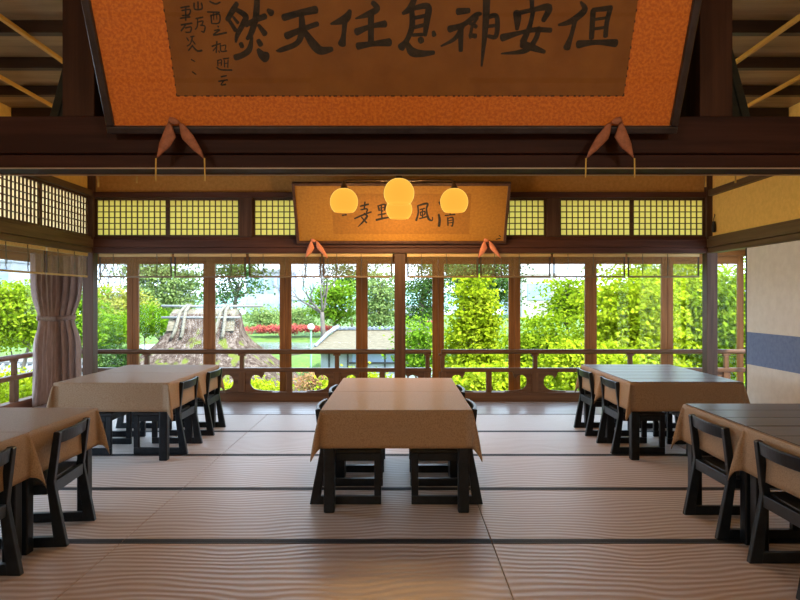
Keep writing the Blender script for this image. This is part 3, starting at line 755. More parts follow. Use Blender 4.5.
SM = [ [(285,8,9),(318,22,11),(345,12,9)], [(272,68,9),(340,70,9)], [(292,86,9),(296,132,9)], [(292,88,8),(340,82,9),(338,130,9),(298,134,7)], [(306,70,6),(308,112,6)], [(324,70,6),(326,110,6)], [(332,152,11)], [(312,174,8),(342,170,8),(306,200,9),(380,186,11)],
       [(298,264,9),(346,248,8)], [(326,236,9),(322,300,8)], [(326,264,6),(304,290,6)], [(346,256,8),(350,292,8),(382,290,9)], [(352,262,6),(376,258,7),(372,284,6)], [(336,290,7),(342,300,7)],
       [(330,344,8),(332,376,7)], [(330,346,7),(352,342,7),(350,374,7)], [(334,360,6),(350,358,6)], [(362,336,8),(394,332,8)], [(368,344,7),(370,382,7)], [(390,342,7),(388,384,7)], [(370,362,6),(388,360,6)], [(326,384,8),(350,398,9),(412,400,10)],
       [(350,438,9),(380,432,9)], [(336,464,9),(386,456,9)], [(364,462,8),(350,484,8),(376,482,10)],
       [(196,18,10),(200,52,9),(240,50,9),(238,18,10)], [(218,10,9),(219,50,9)], [(206,106,9),(246,98,9)], [(216,110,8),(214,150,8),(202,168,7)], [(218,126,7),(246,120,8),(240,142,7)], [(232,144,8),(258,150,8),(252,182,9),(238,178,7)],
       [(120,44,10),(168,36,10)], [(126,60,9),(172,54,9),(166,84,9),(128,88,8)], [(148,36,9),(148,116,9)], [(118,104,9),(172,96,10)], [(122,142,10),(184,132,10)], [(150,138,8),(122,176,9)], [(146,160,8),(178,154,8),(174,182,8),(148,184,8)],
       [(154,216,8),(164,232,8)], [(176,210,8),(196,206,8)], [(186,214,8),(174,250,7),(156,262,7)], [(184,228,7),(202,252,8)], [(188,258,9),(164,288,8)], [(186,262,9),(214,290,11),(240,288,12)], [(180,340,7),(200,350,7)], [(186,410,8),(206,424,8)] ]
CUT = {160: (8,), 280: (4, 10), 390: (9, 19), 510: (8, 15)}
def write(name, strokes, fn, ox, sc, oy, parent, boost=1.0):
    mb = MB()
    for st in strokes:
        pts = []
        for (x, y, w) in st:
            a = fn(ox+x/sc, oy+y/sc); b = fn(ox+(x+w)/sc, oy+y/sc); pts.append((a[0], a[1], abs(b[0]-a[0])*boost))
        ribbon(mb, pts, .0022)
    return mb.build(name, 'ink', parent)
for ox, strokes in CH.items():
    i0 = 0
    for i1 in CUT[ox]:
        if i1 == CUT[ox][-1]: i1 = len(strokes)
        write('character', strokes[i0:i1], pl1, ox, S, 0, paper1, 1.08); i0 = i1
mb = MB()
for st in SM:
    pts = []
    for (x, y, w) in st:
        a = pl1(160+x/S, y/S); b = pl1(160+(x+w)/S, y/S); pts.append((a[0], a[1], abs(b[0]-a[0])))
    ribbon(mb, pts, .0022)
mb.build('inscription', 'ink', paper1)
MB().box(xl+.026, xr-.026, .026, .594, .0080, .0095).build('glass_pane', 'plaque_glass', big)

A2 = math.atan2(.352, .581); O2 = (0, 7.09, 1.842)
pl2 = lambda px, py: plane_local(O2, A2, px, py)
xl2, _ = pl2(296.9, 243.5); xr2, _ = pl2(505.7, 243.5)
q0 = pl2(333.5, 234); q1 = pl2(469, 234); q2 = pl2(400, 193.6)
gold, paper2 = plaque('calligraphy_plaque', O2, A2, xl2, xr2, .679, .03, ('brown_frame', 'gold_field', 'gold_paper'), (q0[0], q1[0], q0[1], q2[1]), 'gold calligraphy plaque tilted over the middle of the window wall behind the globe lamps')
G5 = [ [(512,226,12),(570,212,14)], [(545,196,12),(540,240,12)], [(515,252,10),(560,246,12),(556,272,10)], [(470,316,12),(530,290,14),(590,268,12)], [(540,280,14),(560,300,16),(530,340,14),(494,376,6)], [(520,306,10),(556,346,14)],
       [(640,222,12),(648,260,10)], [(642,224,10),(690,214,14),(686,256,12)], [(650,240,8),(686,236,8)], [(664,222,10),(668,320,12)], [(640,290,10),(694,280,12)], [(628,326,18),(680,314,16),(718,308,12)], [(646,250,10),(676,262,10)], [(380,292,12),(410,288,12)] ]
write('character', G5[:6], pl2, 290, 7.27, 175, paper2)
write('character', G5[6:], pl2, 290, 7.27, 175, paper2)
G6 = [ [(118,205,12),(122,250,12),(108,302,14)], [(120,204,12),(182,190,16),(176,230,12),(190,290,16),(214,302,10),(216,280,6)], [(134,230,10),(164,222,10)], [(136,246,10),(138,270,8)], [(136,248,9),(164,242,10),(162,264,9),(138,270,8)], [(150,224,9),(150,284,9)], [(130,290,10),(176,278,12)],
       [(258,262,14),(264,300,18),(260,340,18)], [(262,180,14),(270,196,14)], [(318,284,10),(320,336,10)], [(316,290,8),(352,284,10),(350,336,10),(340,338,8)], [(322,304,7),(348,300,7)], [(322,320,7),(348,316,7)], [(300,270,9),(366,262,10)], [(332,190,10),(334,262,9)], [(306,210,8),(360,204,8)],
       [(640,428,8),(668,422,8)], [(660,402,6),(672,410,6)], [(18,150,12),(20,286,12)], [(-20,190,10),(50,180,10)] ]
write('character', G6[:7], pl2, 400, 6.667, 175, paper2)
write('character', G6[7:17], pl2, 400, 6.667, 175, paper2)
write('seal_mark', G6[17:19], pl2, 400, 6.667, 175, paper2)

# another plaque hung on the far face of the front lintel, seen from behind
O3 = (0, 2.70, 1.905); A3 = math.radians(24)
root = empty('framed_plaque', O3); root.rotation_euler = (PI/2-A3, 0, 0); tag(root, 'dark back of a wide framed plaque leaning out behind the front lintel', 'plaque')
MB().box(-1.415, 1.415, 0, .62, .006, .028).build('backing_board', 'plaque_back', root)
for (x0, x1, y0, y1) in ((-1.415, 1.415, 0, .035), (-1.415, 1.415, .585, .62), (-1.415, -1.38, .035, .585), (1.38, 1.415, .035, .585)):
    MB().box(x0, x1, y0, y1, -.012, .036).build('frame_bar', 'plaque_back', root, bevel=.004)

# plaque cushions (padded triangular rests with cords)
def puffy(mb, poly, fn, h):
    c = (sum(p[0] for p in poly)/len(poly), sum(p[1] for p in poly)/len(poly))
    rings = []
    for s, d in ((.02, -h*.6), (.45, -h*.55), (.85, -h*.3), (1.0, 0), (.85, h*.5), (.45, h*.9), (.02, h)):
        rings.append([fn(c[0]+(p[0]-c[0])*s, c[1]+(p[1]-c[1])*s, d) for p in poly])
    mb.loft(rings)
def cushion(px, py, Y, sc, mat, label, cord_end, flip=1):
    """two padded lobes spread from a knot; photo-pixel outline at scale sc placed at depth Y"""
    c = at(px, py, Y); k = Y/F*sc
    root = empty('plaque_cushion', c); tag(root, label, 'plaque cushion', 'padded plaque rests')
    fn = lambda dx, dz: (lambda u, v, d: (u*k, -d, -v*k))
    fnw = lambda u, v, d: (u*k*flip, -d, -v*k)
    Lb = [(-6,-14),(-10,-6),(-14.5,6),(-17,20),(-13,16.5),(-4.5,9),(1.0,0),(-3.2,-12)]
    Rb = [(3.4,-13.5),(8,-12),(17,-1),(24.5,12.5),(27,20.5),(17,12.5),(6.5,1.8),(4.5,-4)]
    hh = .006+.0018*Y*.6
    mb = MB(); puffy(mb, Lb, fnw, hh); mb.build('padded_lobe', mat, root, smooth=True)
    mb = MB(); puffy(mb, Rb, fnw, hh); mb.build('padded_lobe', mat, root, smooth=True)
    mb = MB(); puffy(mb, [(-6.5,-14.5),(-5,-18.5),(0,-17.5),(4.5,-14),(2.5,-11.5),(-2,-11)], fnw, hh); mb.build('knot', mat, root, smooth=True)
    cl = cord_end
    for u in (-17, 27):
        MB().tube([(u*k*flip, -.003, -19.5*k), (u*k*1.01*flip, -.003, -28*k), (u*k*1.01*flip, -.002, -cl*k)], .0026 if Y < 4 else .004, 6).build('cord', 'cord' if Y < 4 else 'blind_cord', root)
    return root
cushion(175, 137, 2.395, 1.1, 'cushion', 'brown padded rest with two cords under the left of the large plaque', 40)
cushion(615.5, 137, 2.395, 1.1, 'cushion', 'brown padded rest with two cords under the right of the large plaque', 37, -1)
cushion(314, 248, 7.03, .52, 'cushion_red', 'small salmon padded rest under the left of the gold plaque', 58)
cushion(487, 248, 7.03, .52, 'cushion_red', 'small salmon padded rest under the right of the gold plaque', 58)
for xs_, nm in (((97.5, 136), 'left'), ((706.5, 736.5), 'right')):
    a = at(xs_[0], 160, 2.66); b = at(xs_[1], 160, 2.66)
    root = empty('hanging_cord', ((a.x+b.x)/2, 2.668, 1.80)); tag(root, 'pair of short yellow cord ends hanging below the front lintel at %s' % nm, 'cord', 'cord ends of the hidden plaque')
    for p, yb in ((a, 187), (b, 183)):
        zz = at(0, yb, 2.668).z
        MB().tube([(p.x-root.location.x, 0, .05), (p.x-root.location.x, 0, zz-1.80)], .0035, 6).build('cord', 'cord', root)

# black tassel on the right wall
T = Vector((RX-.024, 7.09, 2.035))
root = empty('wall_tassel', T); tag(root, 'small black tassel hanging on the ochre wall at the right corner', 'tassel')
MB().lathe([(.006,.10),(.016,.085),(.014,.075),(.020,.06),(.022,.0),(.018,-.02),(.004,-.022)], (0,0,-.055), 12).build('tassel_body', 'black_tassel', root, smooth=True)
MB().tube([(0,0,.04),(0,0,.07),(.004,-.012,.10),(.006,-.004,.115)], .005, 6).build('loop', 'black_tassel', root)

# ------------------------------------------------------------------ chandelier
LC = Vector((-.008, 5.95, 0))
root = empty('globe_chandelier', (LC.x, LC.y, ZC)); tag(root, 'pendant lamp with four glowing orange glass globes in front of gold plaque', 'lamp')
MB().lathe([(.0,-.078),(.07,-.078),(.08,-.09),(.05,-.105),(.012,-.11)], (0,0,0), 20).build('ceiling_rose', 'brass_dark', root, smooth=True)
MB().tube([(0,0,-.10),(0,0,-.62)], .011, 10).build('stem', 'brass_dark', root, smooth=True)
MB().lathe([(.003,-.63),(.03,-.615),(.035,-.59),(.02,-.565),(.008,-.56)], (0,0,0), 16).build('hub', 'brass_dark', root, smooth=True)
for k in range(4):
    t = k*PI/2; dx, dy = math.cos(t), math.sin(t); r = .49
    MB().tube([(dx*.03, dy*.03, -.595), (dx*.25, dy*.25, -.59), (dx*(r-.03), dy*(r-.03), -.593), (dx*r, dy*r, -.605)], .008, 8).build('arm', 'brass_dark', root, smooth=True)
    MB().lathe([(.012,-.60),(.018,-.625),(.03,-.655),(.045,-.668),(.04,-.672)], (dx*r, dy*r, 0), 16).build('socket', 'brass_dark', root, smooth=True)
    R = .1245; prof = []
    zc = -.785
    for i in range(15):
        th = .33+(2.36-.33)*i/14
        prof.append((R*math.sin(th), zc+R*math.cos(th)))
    g = MB().lathe(prof, (dx*r, dy*r, 0), 32, cap=False).build('globe_shade', 'globe', root, smooth=True, solid=.003)
    MB().lathe([(.002,-.066),(.02,-.055),(.03,-.03),(.026,-.0),(.014,.035),(.013,.06)], (dx*r, dy*r, zc+.03), 14).build('bulb', 'bulb', root, smooth=True)
    ld = bpy.data.lights.new('globe_light', 'POINT'); ld.energy = LAMP_W if 'LAMP_W' in globals() else 17; ld.color = (1.0,.60,.26); ld.shadow_soft_size = .07
    lo = bpy.data.objects.new('globe_light', ld); COL.objects.link(lo); lo.location = (LC.x+dx*r, LC.y+dy*r, ZC+zc-.112); 

# added fill lights behind the camera, standing for no known lamps
for (lx, ly, e) in ((-1.2, -.7, 38), (1.2, -.7, 38)):
    ld = bpy.data.lights.new('near_room_fill', 'POINT'); ld.energy = e; ld.color = (1.0,.84,.66); ld.shadow_soft_size = .15
    lo = bpy.data.objects.new('near_room_fill', ld); COL.objects.link(lo); lo.location = (lx, ly, 2.1)

# ------------------------------------------------------------------ garden
def gz(x, y):
    t = min(max((y-15)/11, 0), 1); u = min(max((y-31)/2.5, 0), 1)
    return -4.0+t*t*(3-2*t)*3.10+u*u*(3-2*u)*.32
gv = []; gf = []; nx, ny = 40, 60
for j in range(ny+1):
    for i in range(nx+1):
        x = -60+120*i/nx; y = 6+74*j/ny; gv.append((x, y, gz(x, y)+.04*math.sin(x*.9)*math.cos(y*.7)))
for j in range(ny):
    for i in range(nx):
        k = j*(nx+1)+i; gf.append((k, k+1, k+nx+2, k+nx+1))
struct(MB().add(gv, gf).build('ground', 'lawn', smooth=True), 'green lawn bank of the garden', 'ground')
wz = -1.25
pond = MB().lathe([(1, 0)], (0,0,0), 40, cap=True)
pond = MB().add([(-6.5+5.0*math.cos(2*PI*k/40)*(1+.1*math.sin(3*2*PI*k/40)), 28.8+3.0*math.sin(2*PI*k/40), -.80) for k in range(40)], [tuple(range(40))])
struct(pond.build('pond', 'water'), 'grey green pond beyond the thatched roof', 'water')

def leaves(center, rad, nclus, per, size, seed, csize=.3, flat=.45, shell=.55, top=0.0, cone=0.0):
    """clusters of small leaf blades scattered through an ellipsoid crown"""
    g = np.random.default_rng(seed); c = np.array(center); r = np.array(rad)
    d = g.normal(size=(nclus, 3)); d /= np.linalg.norm(d, axis=1)[:, None]
    rr = (shell+(1-shell)*g.random(nclus))**1.0
    p = d*rr[:, None]
    if cone: p[:, :2] *= (1-cone*(p[:, 2:3]*.5+.5))
    cl = c+p*r
    n = nclus*per
    off = g.normal(size=(n, 3))*csize*.5; off[:, 2] *= flat
    pos = np.repeat(cl, per, axis=0)+off
    nrm = g.normal(size=(n, 3))*.75+np.array([0,-.35,1.0]); nrm /= np.linalg.norm(nrm, axis=1)[:, None]
    t = np.cross(nrm, g.normal(size=(n, 3))); t /= np.linalg.norm(t, axis=1)[:, None]; b = np.cross(nrm, t)
    s = size*(.6+.8*g.random(n))[:, None]
    q = np.stack([pos-t*s*.5, pos+b*s*.32, pos+t*s*.5, pos-b*s*.32], axis=1).reshape(-1, 3)
    return q, cl
def mesh_quads(name, q, mat, parent=None):
    n = len(q)//4; me = bpy.data.meshes.new(name)
    me.vertices.add(len(q)); me.vertices.foreach_set('co', q.astype(np.float32).ravel())
    me.loops.add(n*4); me.loops.foreach_set('vertex_index', np.arange(n*4, dtype=np.int32))
    me.polygons.add(n); me.polygons.foreach_set('loop_start', np.arange(0, n*4, 4, dtype=np.int32)); me.polygons.foreach_set('loop_total', np.full(n, 4, dtype=np.int32))
    me.update(calc_edges=True); me.validate()
    me.materials.append(M[mat]); o = bpy.data.objects.new(name, me); COL.objects.link(o); o.parent = parent
    return o
def tree(name, px, py, Y, rx, rz, mat, label, cat='tree', n=120, per=55, size=.075, seed=1, csize=.5, flat=.20, bark='bark', trunk=.07, group=None, depth=None, shell=.45, cone=0.0, nbr=14):
    """crown centre given by where it stands (column, row, distance); radii in photo pixels"""
    c = at(px, py, Y); R = (rx/F*Y, depth or rx/F*Y*.75, rz/F*Y)
    zg = gz(c.x, Y)-.15
    root = empty(name, (c.x, Y, zg)); tag(root, label, cat, group)
    rel = (0, 0, c.z-zg)
    q, cl = leaves(rel, R, n, per, size, seed, csize, flat, shell, cone=cone)
    q[:, 2] = np.maximum(q[:, 2], .05)
    mesh_quads('foliage', q, mat, root)
    rnd = random.Random(seed); mb = MB(); top = rel[2]+R[2]*.55
    pts = [(0,0,0)]; 
    for i in range(1, 7): pts.append((rnd.uniform(-.08,.08)*i*.5, rnd.uniform(-.08,.08)*i*.5, top*i/6))
    mb.tube(pts, [trunk*(1.25-.16*i) for i in range(7)], 8)
    ids = list(range(len(cl))); rnd.shuffle(ids)
    for i in ids[:nbr]:
        e = Vector(cl[i]); j = max(1, min(5, int((e.z-R[2]*.35)/max(top, .1)*6)))
        s = Vector(pts[j]); m_ = (s+e)*.5+Vector((rnd.uniform(-.15,.15), rnd.uniform(-.15,.15), rnd.uniform(-.1,.2)))
        mb.tube([s, m_, e], [trunk*.42, trunk*.28, trunk*.1], 6)
    mb.build('trunk', bark, root, smooth=True)
    return root
def shrub(name, px, py, Y, rx, rz, mat, label, n=60, per=45, size=.06, seed=1, group=None, cat='shrub', depth=None):
    return tree(name, px, py, Y, rx, rz, mat, label, cat, n, per, size, seed, .22, .7, trunk=.035, group=group, depth=depth, shell=.6, nbr=8)
GM = 'maples outside the right windows'
MK = dict(per=52, size=.085, csize=.55, flat=.14, shell=.25, group=GM, nbr=22)
tree('maple_tree', 474, 345, 13.5, 44, 74, 'maple', 'bright yellow-green maple with pointed top just right of middle post', seed=21, n=330, cone=.92, **{**MK, 'csize': .34})
tree('maple_tree', 545, 356, 14.5, 40, 46, 'maple_deep', 'yellow-green maple below the white building', seed=22, n=280, **MK)
tree('maple_tree', 572, 300, 15.5, 18, 28, 'maple_deep', 'loose maple top in front of the white building', seed=23, n=75, **MK)
tree('maple_tree', 630, 332, 12.5, 46, 76, 'maple', 'tall bright maple in the third window from the right corner', seed=24, n=420, **MK)
tree('maple_tree', 688, 330, 14.0, 46, 78, 'maple', 'dense bright maple beside the right corner post', seed=25, n=420, **MK)
tree('maple_tree', 742, 325, 13.0, 38, 74, 'maple_deep', 'maple seen between the right corner post and white door', seed=26, n=300, **MK)
tree('maple_tree', 590, 368, 11.3, 38, 32, 'maple', 'low bright maple filling the railing right of the centre table', seed=27, n=200, **MK)
tree('maple_tree', 500, 385, 11.3, 34, 24, 'maple', 'low bright shrubby maple behind the railing right of the middle post', seed=28, n=150, **MK)
tree('maple_tree', 668, 290, 18, 55, 42, 'maple_deep', 'tall farther maple rising behind the dense bright maples', seed=29, n=260, **MK)
GP = 'pines beyond the maples'
tree('pine_tree', 487, 285, 24, 28, 40, 'pine', 'dark spreading pine behind the pointed maple', seed=31, n=110, per=70, size=.11, csize=.75, flat=.25, group=GP, trunk=.12, shell=.3)
tree('pine_tree', 424, 300, 27, 22, 46, 'pine', 'dark pine just right of the middle post', seed=32, n=80, per=70, size=.11, csize=.7, flat=.25, group=GP, trunk=.10, shell=.3)
tree('pine_tree', 420, 350, 16, 18, 34, 'fresh_green', 'green layered tree low beside the middle post', seed=33, n=60, per=55, size=.085, csize=.45, flat=.3, trunk=.08, shell=.35)
tree('pine_tree', 232, 278, 24, 32, 30, 'pine', 'pine rising above the thatched roof', seed=34, n=46, per=70, size=.11, csize=.7, flat=.25, group=GP, trunk=.11, shell=.3)
tree('broadleaf_tree', 162, 288, 26, 40, 40, 'pale_green', 'pale green tree behind the thatched ridge at left', seed=41, n=240, per=55, size=.12, csize=.7, shell=.35)
tree('broadleaf_tree', 118, 315, 22, 30, 30, 'yellow_green', 'yellowish tree left of the thatched roof', seed=42, n=150, per=55, size=.10, csize=.55)
tree('broadleaf_tree', 336, 303, 34, 23, 24, 'fresh_green', 'round bright green tree beside the bare tree', seed=43, n=110, per=55, size=.14, csize=.7, shell=.5)
tree('broadleaf_tree', 380, 305, 32, 19, 46, 'pale_green', 'tall pale tree just left of the middle post', seed=44, n=130, per=55, size=.13, csize=.8, shell=.3)
tree('broadleaf_tree', 352, 275, 38, 24, 20, 'pine', 'dark tree above the round green tree', seed=45, n=50, per=50, size=.15, csize=.9, shell=.3)
tree('broadleaf_tree', 262, 318, 36, 22, 16, 'pale_green', 'small pale tree behind the red hedge', seed=46, n=50, per=50, size=.13, csize=.8)
tree('broadleaf_tree', 300, 318, 40, 22, 13, 'pale_green', 'distant pale shrubs behind the street lamp', seed=47, n=50, per=50, size=.14, csize=.8)
tree('broadleaf_tree', 14, 315, 12.0, 34, 36, 'maple_deep', 'bright green tree outside the left window by the curtain', seed=48, n=170, per=55, size=.075)
tree('broadleaf_tree', 70, 325, 15.0, 26, 44, 'fresh_green', 'green tree behind the curtain corner', seed=49, n=120, per=55, size=.085)
tree('broadleaf_tree', 460, 268, 36, 34, 18, 'pine', 'far dark tree top above the pointed maple', seed=50, n=80, per=50, size=.15, csize=.9)
shrub('garden_shrub', 108, 330, 16.5, 22, 16, 'hedge_green', 'clipped green shrub in the leftmost window', seed=61, n=110)
shrub('garden_shrub', 147, 321, 18.5, 24, 15, 'hedge_green', 'clipped green shrub left of the thatched ridge', seed=62, n=120)
shrub('garden_shrub', 112, 358, 16.0, 26, 16, 'pine', 'dark green shrub low in the leftmost window', seed=63, n=80)
shrub('azalea_shrub', 315, 386, 13.6, 18, 12, 'azalea_orange', 'orange flowering azalea seen through the railing', seed=64, n=60, size=.05)
shrub('azalea_shrub', 432, 328, 30, 12, 5, 'azalea', 'pink azalea by the tiled house ridge', seed=65, n=30, size=.09)
shrub('garden_shrub', 250, 394, 11.0, 42, 8, 'maple', 'low yellow-green shrub along the foot of the railing at left', seed=66, n=90)
shrub('garden_shrub', 362, 388, 11.5, 40, 16, 'maple', 'yellow-green shrub behind the railing left of the centre post', seed=67, n=110)
shrub('garden_shrub', 20, 392, 9.9, 40, 18, 'maple', 'yellow-green shrub low outside the left railing', seed=68, n=90)
# red hedge
h0 = at(292, 328, 33)
hd = empty('azalea_hedge', (h0.x, 33, gz(0, 33)-.1)); tag(hd, 'long red azalea hedge across the far lawn', 'hedge')
q, cl = leaves((0, 0, h0.z-gz(0,33)+.05), (2.9, .5, .14), 160, 45, .085, 77, .25, .5, .3); mesh_quads('foliage', q, 'azalea', hd)
MB().tube([(-.1,0,0),(-.05,.02,.2),(0,0,.45)], [.05,.04,.02], 6).build('trunk', 'bark', hd)

# bare trees
def branch(mb, rnd, p, d, L, r, depth):
    q = [p]; dd = d.copy()
    for i in range(4):
        dd = (dd+Vector((rnd.uniform(-.22,.22), rnd.uniform(-.22,.22), rnd.uniform(-.05,.16)))).normalized(); q.append(q[-1]+dd*L/4)
    mb.tube(q, [r*(1-.12*i) for i in range(5)], 6)
    if depth == 0: return
    for k in range(2+(depth > 1)):
        i = rnd.choice((2,3,4)); nd = (dd+Vector((rnd.uniform(-.9,.9), rnd.uniform(-.5,.5), rnd.uniform(-.1,.5)))).normalized()
        branch(mb, rnd, q[i], nd, L*rnd.uniform(.55,.8), r*.55, depth-1)
def bare_tree(px, py, Y, L, label, seed):
    p = at(px, py, Y)
    root = empty('bare_tree', (p.x, Y, gz(p.x, Y)-.1)); tag(root, label, 'tree')
    mb = MB(); rnd = random.Random(seed); hb = p.z-root.location.z
    mb.tube([(0,0,0),(.05,0,hb*.5),(0,0,hb)], [.15,.10,.075], 8)
    for d in (Vector((-.55,0,.8)), Vector((.25,.1,1)), Vector((-.1,-.1,1)), Vector((-.9,.1,.5))): branch(mb, rnd, Vector((0,0,hb*.96)), d.normalized(), L, .05, 4)
    mb.build('trunk', 'pale_bark', root, smooth=True)
bare_tree(322, 312, 27, 1.25, 'leafless pale tree forking above the tiled house', 4)
bare_tree(116, 308, 30, 1.5, 'leafless tree behind the shrubs of the leftmost window', 9)

# thatched roof
TY = 16.5
tc = at(206, 330, TY)
root = empty('thatched_roof', (tc.x, TY, gz(0, TY)-.1)); tag(root, 'thatched hut roof with weathered ridge poles outside the left windows', 'roof')
zz = root.location.z
def zl(py): return at(0, py, TY).z-zz
rings = []
for (hx, hy, py) in ((.82, .40, 314), (.92, .52, 332), (1.08, .75, 342), (1.42, 1.1, 354), (1.95, 1.6, 372), (2.5, 2.15, 392), (2.95, 2.6, 412), (2.98, 2.62, 418), (2.8, 2.4, 419)):
    ring = []
    for k in range(48):
        t = 2*PI*k/48; cs, sn = math.cos(t), math.sin(t); e = .45
        ring.append((hx*math.copysign(abs(cs)**e, cs), hy*math.copysign(abs(sn)**e, sn), zl(py)+.02*math.sin(7*t)))
    rings.append(ring)
MB().loft(rings).build('thatch', 'thatch', root, smooth=True)
mb = MB()
rr = [[(-.80+.03*math.sin(i), y_, z_) for i, (y_, z_) in enumerate(((-.50, zl(330)), (-.34, zl(314)), (0, zl(309)), (.34, zl(314)), (.50, zl(330))))]]
rr.append([(.80, y_, z_) for (_, y_, z_) in rr[0]])
mb.loft(rr).build('ridge_cap', 'thatch_ridge', root)
MB().tube([(-1.1, 0, zl(306)), (0, 0, zl(306.6)), (1.4, 0, zl(306))], .032, 8).build('ridge_pole', 'weathered_pole', root, smooth=True)
MB().tube([(-.95, -.42, zl(317)), (.95, -.42, zl(317))], .028, 8).build('ridge_pole', 'weathered_pole', root, smooth=True)
for xk in (-.45, .52):
    for o_ in (-.06, .06):
        MB().tube([(xk+o_*.6, .1, zl(305)), (xk+o_, -.36, zl(311)), (xk+o_*1.6-.03, -.60, zl(331)), (xk+o_*1.8-.05, -.70, zl(336))], .042, 8).build('saddle', 'saddle_straw', root, smooth=True)
mb = MB()
for sx in (-1, 1):
    for sy in (-1, 1): mb.box(sx*2.2-.07, sx*2.2+.07, sy*1.9-.07, sy*1.9+.07, 0, zl(417))
mb.build('post', 'dark_post', root)

# tiled / shingled house
HY = 22.0
a = at(312, 352, HY); b = at(440, 352, HY)
root = empty('tiled_house', ((a.x+b.x)/2, HY+1.2, gz(0, HY)-.1)); tag(root, 'low house with pale shingled roof, grey tiled ridge and white walls', 'house')
ox, oz = root.location.x, root.location.z
L = (b.x-a.x)/2; ze = a.z-oz; zr = at(0, 329, HY+1.2).z-oz
MB().add([(-L-.15,-1.25,ze),(L,-1.25,ze),(L,0,zr),(-L+.75,0,zr),(-L+.75,1.2,ze),(L,1.2,ze)], [(0,1,2,3),(3,2,5,4)]).build('roof', 'bark_shingle', root, solid=.06)
MB().add([(-L-.15,-1.25,ze),(-L+.75,0,zr-.05),(-L+.45,-.1,ze+.1),(-L-.95,-1.1,ze-.12)], [(0,1,2),(0,2,3)]).build('side_roof', 'bark_shingle', root, solid=.05)
mb = MB().box(-L+.55, L, -.10, .10, zr-.02, zr+.06)
for i in range(26): mb.tube([(-L+.6+i*(2*L-.6)/26, -.13, zr+.055), (-L+.6+i*(2*L-.6)/26, .13, zr+.055)], .045, 6)
mb.build('ridge_tiles', 'roof_tile', root)
MB().tube([(-L+.75, -.03, zr+.08), (-L+.45, -.5, zr-.12), (-L+.08, -1.0, ze+.18)], [.08,.07,.05], 8).build('descending_ridge', 'roof_tile', root)
MB().add([(-L+.40,-.62,ze+.12),(-L+.72,-.08,zr-.06),(-L+.78,-.30,ze+.16)], [(0,1,2)]).build('gable', 'dark_post', root, solid=.03)
MB().box(-L+.25, L-.1, -.85, .9, 0, ze+.02).build('wall', 'white_plaster', root)
for i in range(7): MB().box(-L+.5+i*.62, -L+.56+i*.62, -.90, -.855, 0, ze-.02).build('post', 'dark_post', root)
MB().box(-L+1.2, L-.3, -.93, -.86, ze-.42, ze-.36).build('crossbeam', 'dark_post', root)
MB().box(-L+1.3, L-.4, -.89, -.852, ze-.36, ze-.05).build('window_strip', 'building_glass', root)

# street lamp
p = at(311, 327, 20)
root = empty('street_lamp', (p.x, 20, gz(0,20)-.1)); tag(root, 'garden lamp post with white globe in front of the bare tree', 'street lamp')
h = p.z-root.location.z
MB().tube([(0,0,0),(0,0,h-.09)], [.035,.03], 8).build('pole', 'green_metal', root, smooth=True)
MB().lathe([(.07*0+.1*math.sin(PI*i/10)+.001, h+.1*-math.cos(PI*i/10)) for i in range(11)], (0,0,0), 16).build('lamp_globe', 'lamp_white', root, smooth=True)

# grey tiled roof outside the left window
p = at(8, 372, 14)
root = empty('tiled_wall_roof', (p.x, 14, gz(0,14)-.1)); tag(root, 'grey tiled roof of a garden wall outside the left window', 'roof')
h = at(0, 364, 14).z-root.location.z
mb = MB().add([(-2.2,-.35,h-.28),(1.6,-.35,h-.28),(1.6,0,h),(-2.2,0,h),(-2.2,.35,h-.28),(1.6,.35,h-.28)], [(0,1,2,3),(3,2,5,4)])
mb.build('roof', 'roof_tile', root, solid=.05)
mb = MB()
for i in range(24): mb.tube([(-2.15+i*.16, -.38, h-.26), (-2.15+i*.16, 0, h+.03)], .035, 6)
mb.build('tile_rows', 'roof_tile', root)
MB().tube([(-2.2,0,h+.05),(1.6,0,h+.05)], .07, 8).build('ridge', 'weathered_pole', root)
MB().box(-2.1, 1.5, -.12, .12, 0, h-.05).build('wall', 'white_plaster', root)

# distant buildings
def building(px0, px1, py0, Y, mat, label, nfl, nw, strip=False, seed=0):
    a = at(px0, py0, Y); b = at(px1, py0, Y); z0 = gz(0, Y)-.3
    root = empty('city_building', ((a.x+b.x)/2, Y, z0)); tag(root, label, 'building', 'distant city buildings')
    w = (b.x-a.x)/2; h = a.z-z0
    MB().box(-w, w, 0, 8, 0, h).build('wall', mat, root)
    MB().box(-w-.1, w+.1, -.1, 8.1, h, h+.25).build('parapet', mat, root)
    fh = 3.0
    k = 0
    for i in range(nfl):
        zt = h-.7-i*fh
        if zt < .8: break
        if strip:
            MB().box(-w+.5, w-.5, -.06, .02, zt-1.5, zt).build('window', 'building_glass', root)
        else:
            for j in range(nw):
                x = -w+2*w*(j+.5)/nw; ww = w/nw*.55
                MB().box(x-ww, x+ww, -.06, .02, zt-1.7, zt).build('window', 'building_glass', root)
    return root
building(-60, 12, 262, 75, 'building_white', 'white tower outside the left window, cut by the photo edge', 4, 4)
building(13, 31, 268, 92, 'building_white', 'narrow white tower with dark strips beside the curtain', 4, 2)
building(246, 286, 272, 78, 'building_white', 'white block above the pine right of the thatched ridge', 3, 4)
building(286, 322, 300, 74, 'building_white', 'low white building behind the bare tree', 2, 5)
building(522, 556, 276, 62, 'building_tan', 'beige stepped building behind the loose maple top', 3, 3, True)
building(515, 590, 292, 73, 'building_white', 'wide white building behind the beige stepped building', 3, 5)
building(84, 132, 296, 80, 'building_white', 'white building behind the leftmost window shrubs', 3, 5)
building(360, 440, 308, 72, 'building_white', 'low white building beyond the middle post', 2, 6)
hv = []
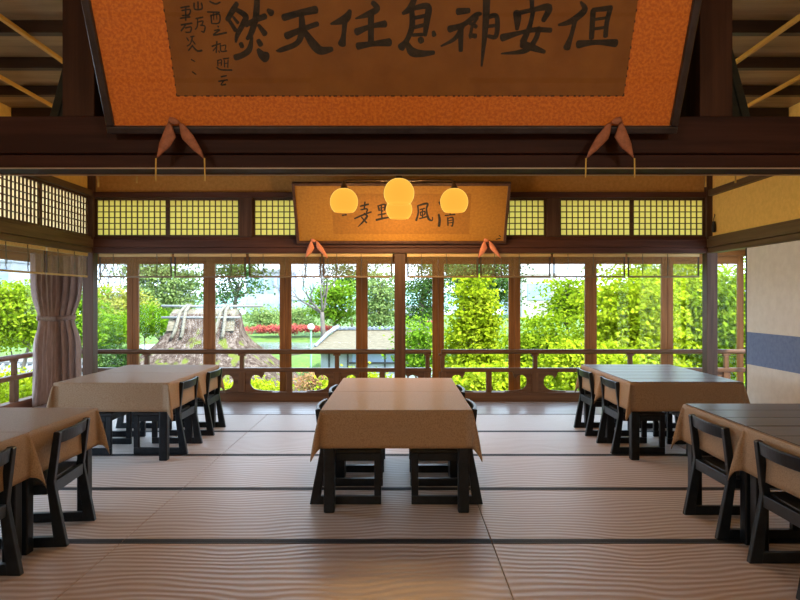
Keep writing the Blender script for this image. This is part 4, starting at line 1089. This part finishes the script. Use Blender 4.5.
for i in range(33):
    t = i/32; x = -60+110*t; hv.append((x, 150, gz(0,90)-.5)); hv.append((x, 150, 1.0+4*math.exp(-((x+24)/14)**2)+2.0*math.exp(-((x-10)/20)**2)+.4*math.sin(x*.5))); hv.append((x, 175, -1))
hf = []
for i in range(32): hf += [(3*i, 3*i+3, 3*i+4, 3*i+1), (3*i+1, 3*i+4, 3*i+5, 3*i+2)]
struct(MB().add(hv, hf).build('hills', 'hill_green', smooth=True), 'blue green hills on the horizon', 'hills')

# ------------------------------------------------------------------ light
w = bpy.data.worlds.new('World'); SC.world = w; w.use_nodes = True
nt = w.node_tree; nt.nodes.clear()
out = nt.nodes.new('ShaderNodeOutputWorld'); bg = nt.nodes.new('ShaderNodeBackground')
tc_ = nt.nodes.new('ShaderNodeTexCoord'); sp = nt.nodes.new('ShaderNodeSeparateXYZ'); nt.links.new(tc_.outputs['Generated'], sp.inputs[0])
r = nt.nodes.new('ShaderNodeValToRGB'); r.color_ramp.elements[0].position = .0; r.color_ramp.elements[0].color = (.66,.82,1.0,1); r.color_ramp.elements[1].position = .6; r.color_ramp.elements[1].color = (.58,.78,1.0,1)
nt.links.new(sp.outputs['Z'], r.inputs['Fac']); nt.links.new(r.outputs['Color'], bg.inputs['Color'])
bg.inputs['Strength'].default_value = 3.0
nt.links.new(bg.outputs[0], out.inputs[0])
sd = bpy.data.lights.new('sun', 'SUN'); sd.energy = 6.5; sd.color = (1.0,.95,.86); sd.angle = .03
so_ = bpy.data.objects.new('sun', sd); COL.objects.link(so_)
so_.rotation_euler = Vector((-.50, .42, -.80)).to_track_quat('-Z', 'Y').to_euler()
def portal(loc, rot, sx, sy):
    l = bpy.data.lights.new('window_portal', 'AREA'); l.shape = 'RECTANGLE'; l.size = sx; l.size_y = sy; l.cycles.is_portal = True
    o = bpy.data.objects.new('window_portal', l); COL.objects.link(o); o.location = loc; o.rotation_euler = rot
# ------------------------------------------------------------------ camera
cam = bpy.data.cameras.new('camera'); co = bpy.data.objects.new('camera', cam); COL.objects.link(co); SC.camera = co
co.location = (0, 0, CAMZ); co.rotation_euler = (PI/2, 0, 0)
cam.sensor_width = 36; cam.lens = 36*F/800; cam.shift_y = -1/800; cam.clip_start = .05; cam.clip_end = 400
vs_ = SC.view_settings
vs_.view_transform = 'Standard'; vs_.look = 'None'; vs_.exposure = 0.78; vs_.gamma = 1.0; vs_.use_curve_mapping = False
SC.cycles.use_denoising = True
SC.cycles.max_bounces = 8; SC.cycles.diffuse_bounces = 5; SC.cycles.transparent_max_bounces = 12
SC.cycles.sample_clamp_indirect = 6
